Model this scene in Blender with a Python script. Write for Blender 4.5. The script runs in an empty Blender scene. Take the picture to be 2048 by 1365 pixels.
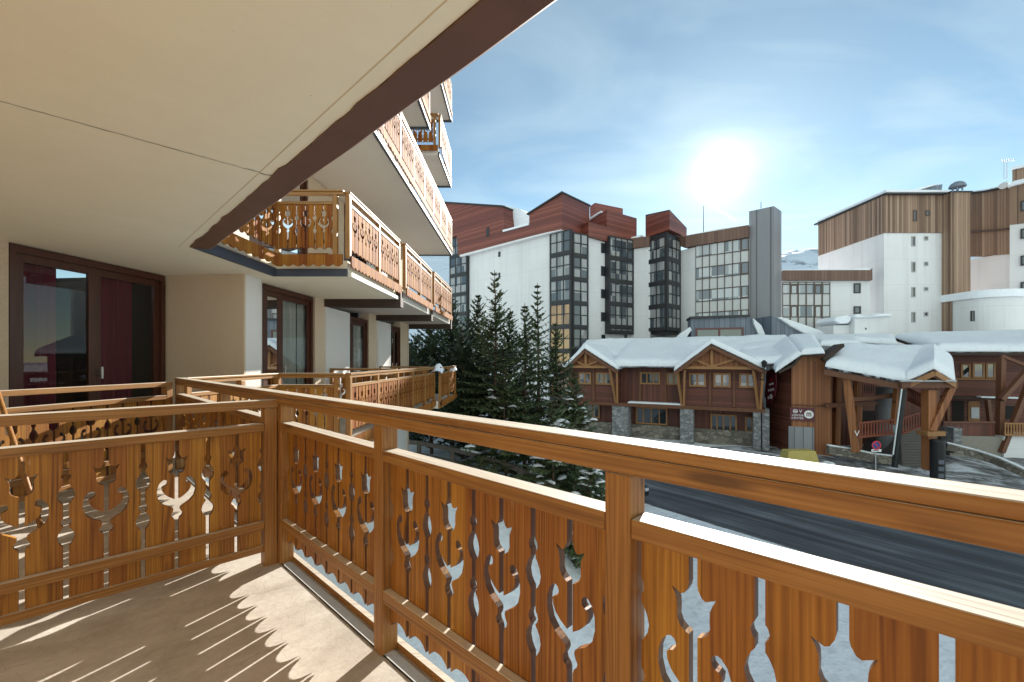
import bpy, bmesh, math, random
from mathutils import Vector, Matrix
random.seed(7)
PI = math.pi
R = math.radians
SC = bpy.context.scene
COL = SC.collection

# ------------------------------------------------------------------ camera
FPX = 880.0; CXP = 1024.0; HOR = 721.0; EYE = 1.25
cam_d = bpy.data.cameras.new('camera')
cam = bpy.data.objects.new('camera', cam_d); COL.objects.link(cam)
cam.location = (0, 0, EYE); cam.rotation_euler = (R(90), 0, 0)
cam_d.sensor_width = 36.0; cam_d.lens = 36.0 * FPX / 2048.0
cam_d.shift_y = (HOR - 682.5) / 2048.0
cam_d.clip_start = 0.02; cam_d.clip_end = 6000
SC.camera = cam

# ------------------------------------------------------------------ world, sun
SUN = Vector(((1440 - CXP) / FPX, 1.0, (HOR - 345) / FPX)).normalized()
EL = math.asin(SUN.z); AZ = math.atan2(SUN.x, SUN.y)
W = bpy.data.worlds.new("World"); SC.world = W; W.use_nodes = True
nt = W.node_tree; nt.nodes.clear()
N = nt.nodes.new; L = nt.links.new
out = N('ShaderNodeOutputWorld'); bg = N('ShaderNodeBackground'); sky = N('ShaderNodeTexSky')
sky.sky_type = 'NISHITA'; sky.sun_disc = False
sky.sun_elevation = EL; sky.sun_rotation = AZ
sky.altitude = 1900; sky.air_density = 0.9; sky.dust_density = 0.06; sky.ozone_density = 1.0
tc = N('ShaderNodeTexCoord')
nrm = N('ShaderNodeVectorMath'); nrm.operation = 'NORMALIZE'; L(tc.outputs['Generated'], nrm.inputs[0])
dot = N('ShaderNodeVectorMath'); dot.operation = 'DOT_PRODUCT'; L(nrm.outputs[0], dot.inputs[0]); dot.inputs[1].default_value = SUN
def M(op, a, b=None, clamp=False, tree=None):
    m = (tree or nt).nodes.new('ShaderNodeMath'); m.operation = op; m.use_clamp = clamp
    for i, v in enumerate((a, b)):
        if v is None: continue
        if isinstance(v, (int, float)): m.inputs[i].default_value = v
        else: (tree or nt).links.new(v, m.inputs[i])
    return m.outputs[0]
dp = M('MAXIMUM', dot.outputs['Value'], 0.0)
g1 = M('ADD', M('MULTIPLY', M('POWER', dp, 9000.0), 30.0), M('MULTIPLY', M('POWER', dp, 700.0), 3.6))
g2 = M('MULTIPLY', M('POWER', dp, 60.0), 1.1)
g3 = M('MULTIPLY', M('POWER', dp, 6.0), 0.4)
glow = M('ADD', M('ADD', g1, g2), g3)
# thin cirrus
sep = N('ShaderNodeSeparateXYZ'); L(nrm.outputs[0], sep.inputs[0])
zz = M('ADD', sep.outputs['Z'], 0.12)
cx_ = M('DIVIDE', sep.outputs['X'], zz); cy_ = M('DIVIDE', sep.outputs['Y'], zz)
cmb = N('ShaderNodeCombineXYZ'); L(cx_, cmb.inputs[0]); L(cy_, cmb.inputs[1])
mp = N('ShaderNodeMapping'); L(cmb.outputs[0], mp.inputs[0]); mp.inputs['Rotation'].default_value = (0, 0, 0.9); mp.inputs['Scale'].default_value = (0.8, 1.35, 1)
no = N('ShaderNodeTexNoise'); L(mp.outputs[0], no.inputs['Vector']); no.inputs['Scale'].default_value = 1.1; no.inputs['Detail'].default_value = 9; no.inputs['Roughness'].default_value = 0.52; no.inputs['Distortion'].default_value = 1.4
cr = N('ShaderNodeMapRange'); L(no.outputs['Fac'], cr.inputs[0]); cr.inputs[1].default_value = 0.42; cr.inputs[2].default_value = 0.78
near = M('POWER', dp, 5.0)
cfac = M('MULTIPLY', cr.outputs[0], M('ADD', M('MULTIPLY', near, 0.30), 0.03), clamp=True)
mixc = N('ShaderNodeMixRGB'); L(cfac, mixc.inputs[0]); L(sky.outputs[0], mixc.inputs[1]); mixc.inputs[2].default_value = (6.0, 6.6, 7.4, 1)
gl = N('ShaderNodeMixRGB'); gl.blend_type = 'ADD'; gl.inputs[0].default_value = 1.0; L(mixc.outputs[0], gl.inputs[1])
gc = N('ShaderNodeCombineColor'); L(glow, gc.inputs[0]); L(glow, gc.inputs[1]); L(M('MULTIPLY', glow, 0.97), gc.inputs[2])
L(gc.outputs[0], gl.inputs[2])
# invented bright cloud bank, unseen behind the viewer, added as fill light, and a short contrail under the sun
bk = N('ShaderNodeMapRange'); bk.interpolation_type = 'SMOOTHSTEP'; L(sep.outputs['Y'], bk.inputs[0]); bk.inputs[1].default_value = 0.15; bk.inputs[2].default_value = -0.55; bk.inputs[3].default_value = 0; bk.inputs[4].default_value = 1
bn = M('ADD', M('MULTIPLY', no.outputs['Fac'], 0.8), 0.5, clamp=True)
mb_ = N('ShaderNodeMixRGB'); L(M('MULTIPLY', M('MULTIPLY', bk.outputs[0], bn), 0.6), mb_.inputs[0]); L(gl.outputs[0], mb_.inputs[1]); mb_.inputs[2].default_value = (9.4, 9.9, 10.6, 1)
ca, cb_ = [Vector(((x - CXP) / FPX, 1, (HOR - y) / FPX)).normalized() for x, y in ((1388, 392), (1478, 445))]
cn = ca.cross(cb_).normalized(); cm = (ca + cb_).normalized()
d1 = N('ShaderNodeVectorMath'); d1.operation = 'DOT_PRODUCT'; L(nrm.outputs[0], d1.inputs[0]); d1.inputs[1].default_value = cn
d2 = N('ShaderNodeVectorMath'); d2.operation = 'DOT_PRODUCT'; L(nrm.outputs[0], d2.inputs[0]); d2.inputs[1].default_value = cm
cw = N('ShaderNodeMapRange'); L(M('ABSOLUTE', d1.outputs['Value']), cw.inputs[0]); cw.inputs[1].default_value = 0.0; cw.inputs[2].default_value = 0.0035; cw.inputs[3].default_value = 1; cw.inputs[4].default_value = 0
ce = N('ShaderNodeMapRange'); L(d2.outputs['Value'], ce.inputs[0]); ce.inputs[1].default_value = cm.dot(ca); ce.inputs[2].default_value = cm.dot(ca) + .0006
mt = N('ShaderNodeMixRGB'); L(M('MULTIPLY', M('MULTIPLY', cw.outputs[0], ce.outputs[0]), 0.35), mt.inputs[0]); L(mb_.outputs[0], mt.inputs[1]); mt.inputs[2].default_value = (8, 8, 8, 1)
tint = N('ShaderNodeMixRGB'); tint.blend_type = 'MULTIPLY'; tint.inputs[0].default_value = 1; L(mt.outputs[0], tint.inputs[1]); tint.inputs[2].default_value = (0.98, 1.03, 0.86, 1)
L(tint.outputs[0], bg.inputs['Color']); bg.inputs['Strength'].default_value = 0.082
L(bg.outputs[0], out.inputs['Surface'])

sd = bpy.data.lights.new('sun', 'SUN'); sd.energy = 4.6; sd.angle = R(0.5); sd.color = (1.0, 0.94, 0.85)
so = bpy.data.objects.new('sun', sd); COL.objects.link(so)
so.rotation_euler = SUN.to_track_quat('Z', 'Y').to_euler()
SC.view_settings.view_transform = 'Standard'; SC.view_settings.look = 'None'
SC.view_settings.exposure = 1.22; SC.view_settings.gamma = 1.0
SC.render.engine = 'CYCLES'
SC.cycles.max_bounces = 8; SC.cycles.diffuse_bounces = 8; SC.cycles.sample_clamp_indirect = 6

# ------------------------------------------------------------------ helpers
def at(px, py, d):
    return Vector(((px - CXP) / FPX * d, d, EYE - (py - HOR) / FPX * d))

class MB:
    def __init__(s): s.v = []; s.f = []
    def quad(s, *p):
        n = len(s.v); s.v += [tuple(q) for q in p]; s.f.append(tuple(range(n, n + len(p))))
    def box(s, x0, x1, y0, y1, z0, z1):
        n = len(s.v)
        s.v += [(x0, y0, z0), (x1, y0, z0), (x1, y1, z0), (x0, y1, z0), (x0, y0, z1), (x1, y0, z1), (x1, y1, z1), (x0, y1, z1)]
        s.f += [tuple(n + i for i in q) for q in ((3, 2, 1, 0), (4, 5, 6, 7), (0, 1, 5, 4), (1, 2, 6, 5), (2, 3, 7, 6), (3, 0, 4, 7))]
        return s
    def hexa(s, p):      # 8 points, bottom ring then top ring
        n = len(s.v); s.v += [tuple(q) for q in p]
        s.f += [tuple(n + i for i in q) for q in ((3, 2, 1, 0), (4, 5, 6, 7), (0, 1, 5, 4), (1, 2, 6, 5), (2, 3, 7, 6), (3, 0, 4, 7))]
        return s
    def prism(s, poly, z0, z1):      # plan polygon; z may be lists
        n = len(poly); b = len(s.v)
        za = z0 if isinstance(z0, (list, tuple)) else [z0] * n
        zb = z1 if isinstance(z1, (list, tuple)) else [z1] * n
        s.v += [(p[0], p[1], za[i]) for i, p in enumerate(poly)] + [(p[0], p[1], zb[i]) for i, p in enumerate(poly)]
        s.f.append(tuple(b + n - 1 - i for i in range(n))); s.f.append(tuple(b + n + i for i in range(n)))
        for i in range(n):
            j = (i + 1) % n; s.f.append((b + i, b + j, b + n + j, b + n + i))
        return s
    def loop(s, front, back):       # two matching 3d loops
        n = len(front); b = len(s.v)
        s.v += [tuple(p) for p in front] + [tuple(p) for p in back]
        s.f.append(tuple(b + i for i in range(n))); s.f.append(tuple(b + 2 * n - 1 - i for i in range(n)))
        for i in range(n):
            j = (i + 1) % n; s.f.append((b + j, b + i, b + n + i, b + n + j))
        return s
    def tube(s, p, q, r0, r1=None, n=8):
        p = Vector(p); q = Vector(q); r1 = r0 if r1 is None else r1
        d = (q - p).normalized(); a = d.orthogonal().normalized(); c = d.cross(a); b = len(s.v)
        for (o, r) in ((p, r0), (q, r1)):
            for i in range(n):
                t = 2 * PI * i / n; s.v.append(tuple(o + (a * math.cos(t) + c * math.sin(t)) * r))
        for i in range(n):
            j = (i + 1) % n; s.f.append((b + i, b + j, b + n + j, b + n + i))
        s.f.append(tuple(b + n - 1 - i for i in range(n))); s.f.append(tuple(b + n + i for i in range(n)))
        return s
    def bar(s, p, q, w, h):         # square beam between two points
        p = Vector(p); q = Vector(q); d = (q - p).normalized()
        a = d.cross(Vector((0, 0, 1)))
        if a.length < 1e-3: a = Vector((1, 0, 0))
        a.normalize(); c = a.cross(d).normalized(); a = a * w / 2; c = c * h / 2
        return s.hexa([p - a - c, p + a - c, p + a + c, p - a + c, q - a - c, q + a - c, q + a + c, q - a + c])
    def build(s, name, mat, parent=None, bevel=0, smooth=False, inv=None, fix=True):
        me = bpy.data.meshes.new(name)
        vs = s.v
        if inv is not None: vs = [tuple(inv @ Vector(v)) for v in vs]
        me.from_pydata(vs, [], s.f)
        if fix:
            bm = bmesh.new(); bm.from_mesh(me); bmesh.ops.recalc_face_normals(bm, faces=bm.faces)
            ng = [f for f in bm.faces if len(f.verts) > 4]
            if ng: bmesh.ops.triangulate(bm, faces=ng)
            bm.to_mesh(me); bm.free()
        if smooth:
            for p in me.polygons: p.use_smooth = True
        me.materials.append(mat)
        o = bpy.data.objects.new(name, me); COL.objects.link(o)
        if parent is not None:
            o.parent = parent
        if bevel:
            b = o.modifiers.new('bevel', 'BEVEL'); b.width = bevel; b.segments = 2; b.limit_method = 'ANGLE'; b.angle_limit = R(50)
        return o

def tag(o, label=None, cat=None, group=None, kind=None):
    if label: o['label'] = label
    if cat: o['category'] = cat
    if group: o['group'] = group
    if kind: o['kind'] = kind
    return o
def thing(name, label, cat, loc=(0, 0, 0), rz=0, group=None):
    o = bpy.data.objects.new(name, None); COL.objects.link(o); o.empty_display_size = 0.2
    o.location = loc; o.rotation_euler = (0, 0, rz)
    return tag(o, label, cat, group)
def struct(name, mb, mat, kind='structure', smooth=False, label=None):
    o = mb.build(name, mat, smooth=smooth); o['kind'] = kind
    if label: o['label'] = label
    return o
def inv_of(t):
    return Matrix.LocRotScale(t.location, t.rotation_euler, None).inverted()

# ------------------------------------------------------------------ materials
def base_mat(name):
    m = bpy.data.materials.new(name); m.use_nodes = True
    b = m.node_tree.nodes['Principled BSDF']; return m, m.node_tree, b
def ramp(t, fac, stops):
    r = t.nodes.new('ShaderNodeValToRGB'); t.links.new(fac, r.inputs[0])
    e = r.color_ramp.elements
    while len(e) < len(stops): e.new(0.5)
    for i, (p, c) in enumerate(stops): e[i].position = p; e[i].color = (*c, 1)
    return r.outputs[0]
def noise(t, vec, scale, detail=4, rough=0.5, dist=0.0):
    n = t.nodes.new('ShaderNodeTexNoise'); t.links.new(vec, n.inputs['Vector'])
    n.inputs['Scale'].default_value = scale; n.inputs['Detail'].default_value = detail; n.inputs['Roughness'].default_value = rough; n.inputs['Distortion'].default_value = dist
    return n.outputs['Fac']
def mapping(t, vec, scale=(1, 1, 1), loc=(0, 0, 0), rot=(0, 0, 0)):
    m = t.nodes.new('ShaderNodeMapping'); t.links.new(vec, m.inputs[0]); m.inputs['Scale'].default_value = scale; m.inputs['Location'].default_value = loc; m.inputs['Rotation'].default_value = rot
    return m.outputs[0]
def rotmap(t, vec, rot, scale):
    return mapping(t, mapping(t, vec, rot=(0, 0, rot)), scale)
def mixc_(t, fac, a, b, mode='MIX'):
    m = t.nodes.new('ShaderNodeMixRGB'); m.blend_type = mode
    for i, v in ((0, fac), (1, a), (2, b)):
        if isinstance(v, (int, float)): m.inputs[i].default_value = v
        elif isinstance(v, tuple): m.inputs[i].default_value = (*v, 1)
        else: t.links.new(v, m.inputs[i])
    return m.outputs[0]
def bump(t, b, h, strength=0.3, dist=0.01):
    n = t.nodes.new('ShaderNodeBump'); t.links.new(h, n.inputs['Height']); n.inputs['Strength'].default_value = strength; n.inputs['Distance'].default_value = dist
    t.links.new(n.outputs[0], b.inputs['Normal'])
def coords(t, kind='Object'):
    return t.nodes.new('ShaderNodeTexCoord').outputs[kind]

def wood(name, dark, mid, light, axis='x', pitch=None, rough=0.5, top=None, gscale=1.0, spec=0.4, bumpd=0.0016, knots=True):
    """grain runs along axis; pitch = board width across (x) so each board differs"""
    m, t, b = base_mat(name)
    c = coords(t)
    sx = t.nodes.new('ShaderNodeSeparateXYZ'); t.links.new(c, sx.inputs[0])
    if pitch:
        src = sx.outputs['Z'] if axis == 'x' else sx.outputs['X']
        bid = M('FLOOR', M('DIVIDE', src, pitch, tree=t), tree=t)
        wn = t.nodes.new('ShaderNodeTexWhiteNoise'); wn.noise_dimensions = '1D'; t.links.new(bid, wn.inputs['W'])
        rnd = wn.outputs['Value']
        off = t.nodes.new('ShaderNodeCombineXYZ'); t.links.new(M('MULTIPLY', rnd, 37.0, tree=t), off.inputs[0]); t.links.new(M('MULTIPLY', rnd, 11.0, tree=t), off.inputs[2])
        va = t.nodes.new('ShaderNodeVectorMath'); va.operation = 'ADD'; t.links.new(c, va.inputs[0]); t.links.new(off.outputs[0], va.inputs[1]); vec = va.outputs[0]
    else: vec = c; rnd = None
    sc = (0.28, 7, 7) if axis == 'x' else (7, 7, 0.28)
    sc = tuple(q * gscale for q in sc)
    mv = mapping(t, vec, sc)
    big = noise(t, mv, 1.0, 3, 0.45, 0.3)
    # growth rings: contour lines of a stretched noise
    s3 = t.nodes.new('ShaderNodeSeparateXYZ'); t.links.new(vec, s3.inputs[0])
    lin = M('ADD', s3.outputs['Z' if axis == 'x' else 'X'], M('MULTIPLY', s3.outputs['Y'], 0.7, tree=t), tree=t)
    rings = M('SINE', M('ADD', M('MULTIPLY', lin, 330.0 * gscale, tree=t), M('MULTIPLY', big, 95.0, tree=t), tree=t), tree=t)
    rings = M('POWER', M('ADD', M('MULTIPLY', rings, 0.5, tree=t), 0.5, tree=t), 2.2, tree=t)
    msk = noise(t, mapping(t, vec, (1.2, 14, 14) if axis == 'x' else (14, 14, 1.2)), 1.0, 3, 0.5)
    rings = M('MULTIPLY', rings, M('MULTIPLY', M('SUBTRACT', msk, 0.28, tree=t), 2.6, tree=t, clamp=True), tree=t)
    fs = (2.0, 120, 120) if axis == 'x' else (120, 120, 2.0)
    fine = noise(t, mapping(t, vec, tuple(q * gscale for q in fs)), 1.0, 4, 0.6)
    g = M('ADD', M('MULTIPLY', rings, 0.34, tree=t), M('MULTIPLY', M('SUBTRACT', fine, 0.12, tree=t), 0.95, tree=t), tree=t)
    col = ramp(t, g, [(0.13, light), (0.46, mid), (0.90, dark)])
    if knots:
        kv = t.nodes.new('ShaderNodeTexVoronoi'); t.links.new(mapping(t, vec, (0.9, 5, 5) if axis == 'x' else (5, 5, 1.1)), kv.inputs['Vector']); kv.inputs['Scale'].default_value = 1.3
        kr = t.nodes.new('ShaderNodeMapRange'); t.links.new(kv.outputs['Distance'], kr.inputs[0]); kr.inputs[1].default_value = 0.05; kr.inputs[2].default_value = 0.11; kr.inputs[3].default_value = 0.75; kr.inputs[4].default_value = 0
        col = mixc_(t, kr.outputs[0], col, tuple(q * 0.45 for q in dark))
        sc_ = noise(t, mapping(t, vec, (6, 40, 40) if axis == 'x' else (40, 40, 6)), 1.0, 3, 0.6)
        sr = t.nodes.new('ShaderNodeMapRange'); t.links.new(sc_, sr.inputs[0]); sr.inputs[1].default_value = 0.70; sr.inputs[2].default_value = 0.76
        col = mixc_(t, M('MULTIPLY', sr.outputs[0], 0.35, tree=t), col, (0.6, 0.45, 0.3))
    blotch = noise(t, mapping(t, vec, (2, 2, 2)), 1.6, 3, 0.6)
    col = mixc_(t, M('MULTIPLY', blotch, 0.45, tree=t), col, dark)
    if rnd is not None:
        br = t.nodes.new('ShaderNodeHueSaturation'); t.links.new(col, br.inputs['Color']); t.links.new(M('ADD', M('MULTIPLY', rnd, 0.42, tree=t), 0.78, tree=t), br.inputs['Value']); t.links.new(M('ADD', M('MULTIPLY', rnd, 0.02, tree=t), 0.49, tree=t), br.inputs['Hue']); col = br.outputs[0]
    if pitch and axis == 'z':      # shade inside the slits, painted onto the boards' side faces
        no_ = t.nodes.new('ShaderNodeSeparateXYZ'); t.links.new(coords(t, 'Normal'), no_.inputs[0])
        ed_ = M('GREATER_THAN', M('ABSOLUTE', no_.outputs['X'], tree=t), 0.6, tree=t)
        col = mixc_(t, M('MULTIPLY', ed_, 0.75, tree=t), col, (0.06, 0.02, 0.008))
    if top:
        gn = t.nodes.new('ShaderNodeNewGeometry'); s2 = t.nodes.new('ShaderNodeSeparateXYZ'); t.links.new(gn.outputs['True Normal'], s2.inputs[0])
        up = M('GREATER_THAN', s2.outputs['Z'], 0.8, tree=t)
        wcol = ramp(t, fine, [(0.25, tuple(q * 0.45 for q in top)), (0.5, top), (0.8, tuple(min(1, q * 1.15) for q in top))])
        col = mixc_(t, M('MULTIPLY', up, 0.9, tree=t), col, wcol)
    t.links.new(col, b.inputs['Base Color'])
    b.inputs['Roughness'].default_value = rough
    b.inputs['Specular IOR Level'].default_value = spec
    rr = M('ADD', M('MULTIPLY', fine, 0.25, tree=t), rough - 0.12, tree=t); t.links.new(rr, b.inputs['Roughness'])
    bump(t, b, g, 0.5, bumpd)
    return m

def plaster(name, col, col2, scale=120, bd=0.004, rough=0.9, stain=0.25, strength=0.4):
    m, t, b = base_mat(name); c = coords(t)
    n1 = noise(t, c, scale, 3, 0.6); n2 = noise(t, c, 0.8, 5, 0.6)
    cc = mixc_(t, n1, col, col2)
    cc = mixc_(t, M('MULTIPLY', n2, stain, tree=t), cc, tuple(q * 0.6 for q in col))
    t.links.new(cc, b.inputs['Base Color']); b.inputs['Roughness'].default_value = rough
    bump(t, b, n1, strength, bd); return m

def simple(name, col, rough=0.6, metal=0.0, var=0.15, scale=6, bd=0.0):
    m, t, b = base_mat(name); c = coords(t); n = noise(t, c, scale, 4, 0.6)
    cc = mixc_(t, n, tuple(q * (1 - var) for q in col), tuple(min(1, q * (1 + var)) for q in col))
    t.links.new(cc, b.inputs['Base Color']); b.inputs['Roughness'].default_value = rough; b.inputs['Metallic'].default_value = metal
    if bd: bump(t, b, noise(t, c, scale * 4, 4, 0.6), 0.5, bd)
    return m

def boards(name, cols, pitch, vertical=True, rough=0.7, gap=0.08, ang=0.0, var=0.5):
    """cladding: boards along z (vertical) or stacked in z (horizontal)"""
    m, t, b = base_mat(name); c = coords(t)
    s = t.nodes.new('ShaderNodeSeparateXYZ'); t.links.new(c, s.inputs[0])
    if vertical:
        u = M('ADD', M('MULTIPLY', s.outputs['X'], math.cos(ang), tree=t), M('MULTIPLY', s.outputs['Y'], math.sin(ang), tree=t), tree=t)
    else: u = s.outputs['Z']
    q = M('DIVIDE', u, pitch, tree=t)
    idn = M('FLOOR', q, tree=t); fr = M('FRACT', q, tree=t)
    wn = t.nodes.new('ShaderNodeTexWhiteNoise'); wn.noise_dimensions = '1D'; t.links.new(idn, wn.inputs['W'])
    rnd = wn.outputs['Value']
    sc = (6, 6, 0.25) if vertical else (0.4, 0.4, 12)
    n = noise(t, mapping(t, c, sc), 1.5, 5, 0.65)
    f = M('ADD', M('MULTIPLY', rnd, var, tree=t), M('MULTIPLY', n, 1 - var, tree=t), tree=t)
    col = ramp(t, f, [(0.1, cols[0]), (0.5, cols[1]), (0.9, cols[2])])
    g = M('LESS_THAN', fr, gap, tree=t)
    col = mixc_(t, M('MULTIPLY', g, 0.65, tree=t), col, tuple(q * 0.25 for q in cols[0]))
    t.links.new(col, b.inputs['Base Color']); b.inputs['Roughness'].default_value = rough
    bump(t, b, M('SUBTRACT', 1.0, g, tree=t), 0.6, 0.01)
    return m

def glass(name, tint=(0.02, 0.025, 0.03), rough=0.04, spec=0.8):
    m, t, b = base_mat(name)
    c = coords(t); n = noise(t, c, 0.6, 2, 0.5)
    b.inputs['Base Color'].default_value = (*tint, 1); b.inputs['Roughness'].default_value = rough
    b.inputs['Specular IOR Level'].default_value = spec; b.inputs['IOR'].default_value = 1.7
    bump(t, b, n, 0.15, 0.02); return m

def curtain_glass(name, dark, pale, cell=(1.1, 1.1, 1.35), thr=0.45):
    """window pane with dark room or pale curtain behind, chosen per pane"""
    m, t, b = base_mat(name); c = coords(t)
    v = t.nodes.new('ShaderNodeVectorMath'); v.operation = 'DIVIDE'; t.links.new(c, v.inputs[0]); v.inputs[1].default_value = cell
    fl = t.nodes.new('ShaderNodeVectorMath'); fl.operation = 'FLOOR'; t.links.new(v.outputs[0], fl.inputs[0])
    wn = t.nodes.new('ShaderNodeTexWhiteNoise'); wn.noise_dimensions = '3D'; t.links.new(fl.outputs[0], wn.inputs['Vector'])
    fold = noise(t, mapping(t, c, (7, 7, 0.2)), 1.5, 2, 0.5)
    pc = mixc_(t, fold, tuple(q * 0.45 for q in pale), pale)
    f = t.nodes.new('ShaderNodeMapRange'); t.links.new(wn.outputs['Value'], f.inputs[0]); f.inputs[1].default_value = thr; f.inputs[2].default_value = thr + 0.35
    col = mixc_(t, f.outputs[0], dark, pc)
    t.links.new(col, b.inputs['Base Color']); b.inputs['Roughness'].default_value = 0.05
    b.inputs['Specular IOR Level'].default_value = 0.8; b.inputs['IOR'].default_value = 1.6
    return m

def snow_mat(name, bd=0.05, scale=3.0, dirt=0.0):
    m, t, b = base_mat(name); c = coords(t)
    n = noise(t, c, scale, 8, 0.6); n2 = noise(t, c, scale * 0.2, 4, 0.55)
    col = mixc_(t, n2, (0.74, 0.79, 0.87), (0.85, 0.87, 0.90))
    if dirt:
        r = t.nodes.new('ShaderNodeMapRange'); t.links.new(n, r.inputs[0]); r.inputs[1].default_value = 0.52; r.inputs[2].default_value = 0.7
        col = mixc_(t, M('MULTIPLY', r.outputs[0], dirt, tree=t), col, (0.30, 0.29, 0.29))
    t.links.new(col, b.inputs['Base Color']); b.inputs['Roughness'].default_value = 0.75
    b.inputs['Specular IOR Level'].default_value = 0.3
    bump(t, b, n, 0.6, bd); return m

def stone_mat(name, cols, scale=3.0):
    m, t, b = base_mat(name); c = coords(t)
    v = t.nodes.new('ShaderNodeTexVoronoi'); t.links.new(mapping(t, c, (1, 1, 1.7)), v.inputs['Vector']); v.inputs['Scale'].default_value = scale
    ve = t.nodes.new('ShaderNodeTexVoronoi'); ve.feature = 'DISTANCE_TO_EDGE'; t.links.new(mapping(t, c, (1, 1, 1.7)), ve.inputs['Vector']); ve.inputs['Scale'].default_value = scale
    s = t.nodes.new('ShaderNodeSeparateColor'); t.links.new(v.outputs['Color'], s.inputs[0])
    col = ramp(t, s.outputs[0], [(0.1, cols[0]), (0.5, cols[1]), (0.9, cols[2])])
    col = mixc_(t, M('MULTIPLY', noise(t, c, 12, 5, 0.6), 0.5, tree=t), col, tuple(q * 0.5 for q in cols[1]))
    e = t.nodes.new('ShaderNodeMapRange'); t.links.new(ve.outputs['Distance'], e.inputs[0]); e.inputs[1].default_value = 0.0; e.inputs[2].default_value = 0.07
    col = mixc_(t, e.outputs[0], (0.09, 0.085, 0.08), col)
    t.links.new(col, b.inputs['Base Color']); b.inputs['Roughness'].default_value = 0.85
    bump(t, b, e.outputs[0], 0.7, 0.03); return m

PD, PM, PL = (0.085, 0.026, 0.005), (0.34, 0.138, 0.019), (0.52, 0.245, 0.040)
TOPW = (0.66, 0.60, 0.50)  # pale top faces: weathering plus sun glare painted into the colour
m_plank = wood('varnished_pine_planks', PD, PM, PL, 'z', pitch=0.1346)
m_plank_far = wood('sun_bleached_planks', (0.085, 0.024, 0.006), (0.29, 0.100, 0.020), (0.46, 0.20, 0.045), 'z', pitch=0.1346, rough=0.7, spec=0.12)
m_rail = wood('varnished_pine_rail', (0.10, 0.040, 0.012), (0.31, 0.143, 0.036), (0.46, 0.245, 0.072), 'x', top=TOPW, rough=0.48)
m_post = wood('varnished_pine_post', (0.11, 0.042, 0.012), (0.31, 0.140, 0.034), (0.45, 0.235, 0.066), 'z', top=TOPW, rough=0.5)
m_brownframe = wood('dark_stained_frame', (0.035, 0.012, 0.007), (0.075, 0.024, 0.013), (0.11, 0.038, 0.02), 'z', rough=0.4)
m_render_cream = plaster('roughcast_cream', (0.56, 0.43, 0.30), (0.76, 0.61, 0.45), 70, 0.012, strength=1.0)
m_render_white = plaster('roughcast_white', (0.66, 0.63, 0.60), (0.80, 0.78, 0.75), 70, 0.010, strength=.8)
def soffit_mat():
    m, t, b = base_mat('painted_soffit'); c = coords(t)
    n = noise(t, c, 0.7, 5, 0.55); sp = noise(t, c, 60, 2, 0.5); sp2 = noise(t, c, 2.5, 6, 0.7)
    cc = mixc_(t, n, (0.86, 0.79, 0.60), (0.90, 0.85, 0.69))
    r = t.nodes.new('ShaderNodeMapRange'); t.links.new(sp, r.inputs[0]); r.inputs[1].default_value = 0.745; r.inputs[2].default_value = 0.77
    cc = mixc_(t, M('MULTIPLY', r.outputs[0], 0.6, tree=t), cc, (0.25, 0.2, 0.14))
    cc = mixc_(t, M('MULTIPLY', sp2, 0.22, tree=t), cc, (0.5, 0.42, 0.30))
    ro = noise(t, rotmap(t, c, 0.75, (9, 0.8, 1)), 1.0, 4, 0.5); cc = mixc_(t, M('MULTIPLY', ro, 0.10, tree=t), cc, (0.45, 0.38, 0.28))
    t.links.new(cc, b.inputs['Base Color']); b.inputs['Roughness'].default_value = 0.85
    bump(t, b, noise(t, c, 14, 5, 0.6), 0.3, 0.004); return m
m_soffit = soffit_mat()
m_soffit_w = plaster('wing_soffit_paint', (0.62, 0.57, 0.50), (0.70, 0.65, 0.58), 20, 0.004)
def concrete_mat():
    m, t, b = base_mat('worn_concrete_floor'); c = coords(t)
    n = noise(t, c, 1.1, 6, 0.65, 0.5); n2 = noise(t, rotmap(t, c, -0.9, (2.0, 3.2, 1)), 1.6, 8, 0.72); n3 = noise(t, c, 45, 4, 0.7)
    cc = ramp(t, n, [(0.25, (0.46, 0.41, 0.34)), (0.5, (0.66, 0.61, 0.53)), (0.75, (0.77, 0.73, 0.65))])
    r = t.nodes.new('ShaderNodeMapRange'); t.links.new(n2, r.inputs[0]); r.inputs[1].default_value = 0.42; r.inputs[2].default_value = 0.7
    cc = mixc_(t, M('MULTIPLY', r.outputs[0], 0.55, tree=t), cc, (0.25, 0.19, 0.14))
    cc = mixc_(t, M('MULTIPLY', n3, 0.4, tree=t), cc, (0.30, 0.25, 0.20))
    v = t.nodes.new('ShaderNodeTexVoronoi'); v.feature = 'DISTANCE_TO_EDGE'; t.links.new(mapping(t, c, (1, 1, 1)), v.inputs['Vector']); v.inputs['Scale'].default_value = 9
    e = t.nodes.new('ShaderNodeMapRange'); t.links.new(v.outputs['Distance'], e.inputs[0]); e.inputs[1].default_value = 0; e.inputs[2].default_value = 0.012
    cc = mixc_(t, e.outputs[0], mixc_(t, 0.35, cc, (0.2, 0.17, 0.14)), cc)
    t.links.new(cc, b.inputs['Base Color']); b.inputs['Roughness'].default_value = 0.8
    bump(t, b, noise(t, c, 25, 6, 0.65), 0.5, 0.004); return m
m_concrete = concrete_mat()
m_conc_edge = plaster('pale_concrete_edge', (0.50, 0.50, 0.46), (0.62, 0.62, 0.58), 30, 0.003)
m_flash = simple('brown_painted_flashing', (0.115, 0.050, 0.030), 0.5, 0.0, 0.35, 3, 0.003)
m_fascia = simple('dark_blue_grey_fascia', (0.045, 0.055, 0.075), 0.55, 0, 0.4, 4, 0.002)
m_beam = wood('dark_beam', (0.02, 0.012, 0.008), (0.045, 0.028, 0.02), (0.07, 0.045, 0.03), 'x', rough=0.7)
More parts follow.
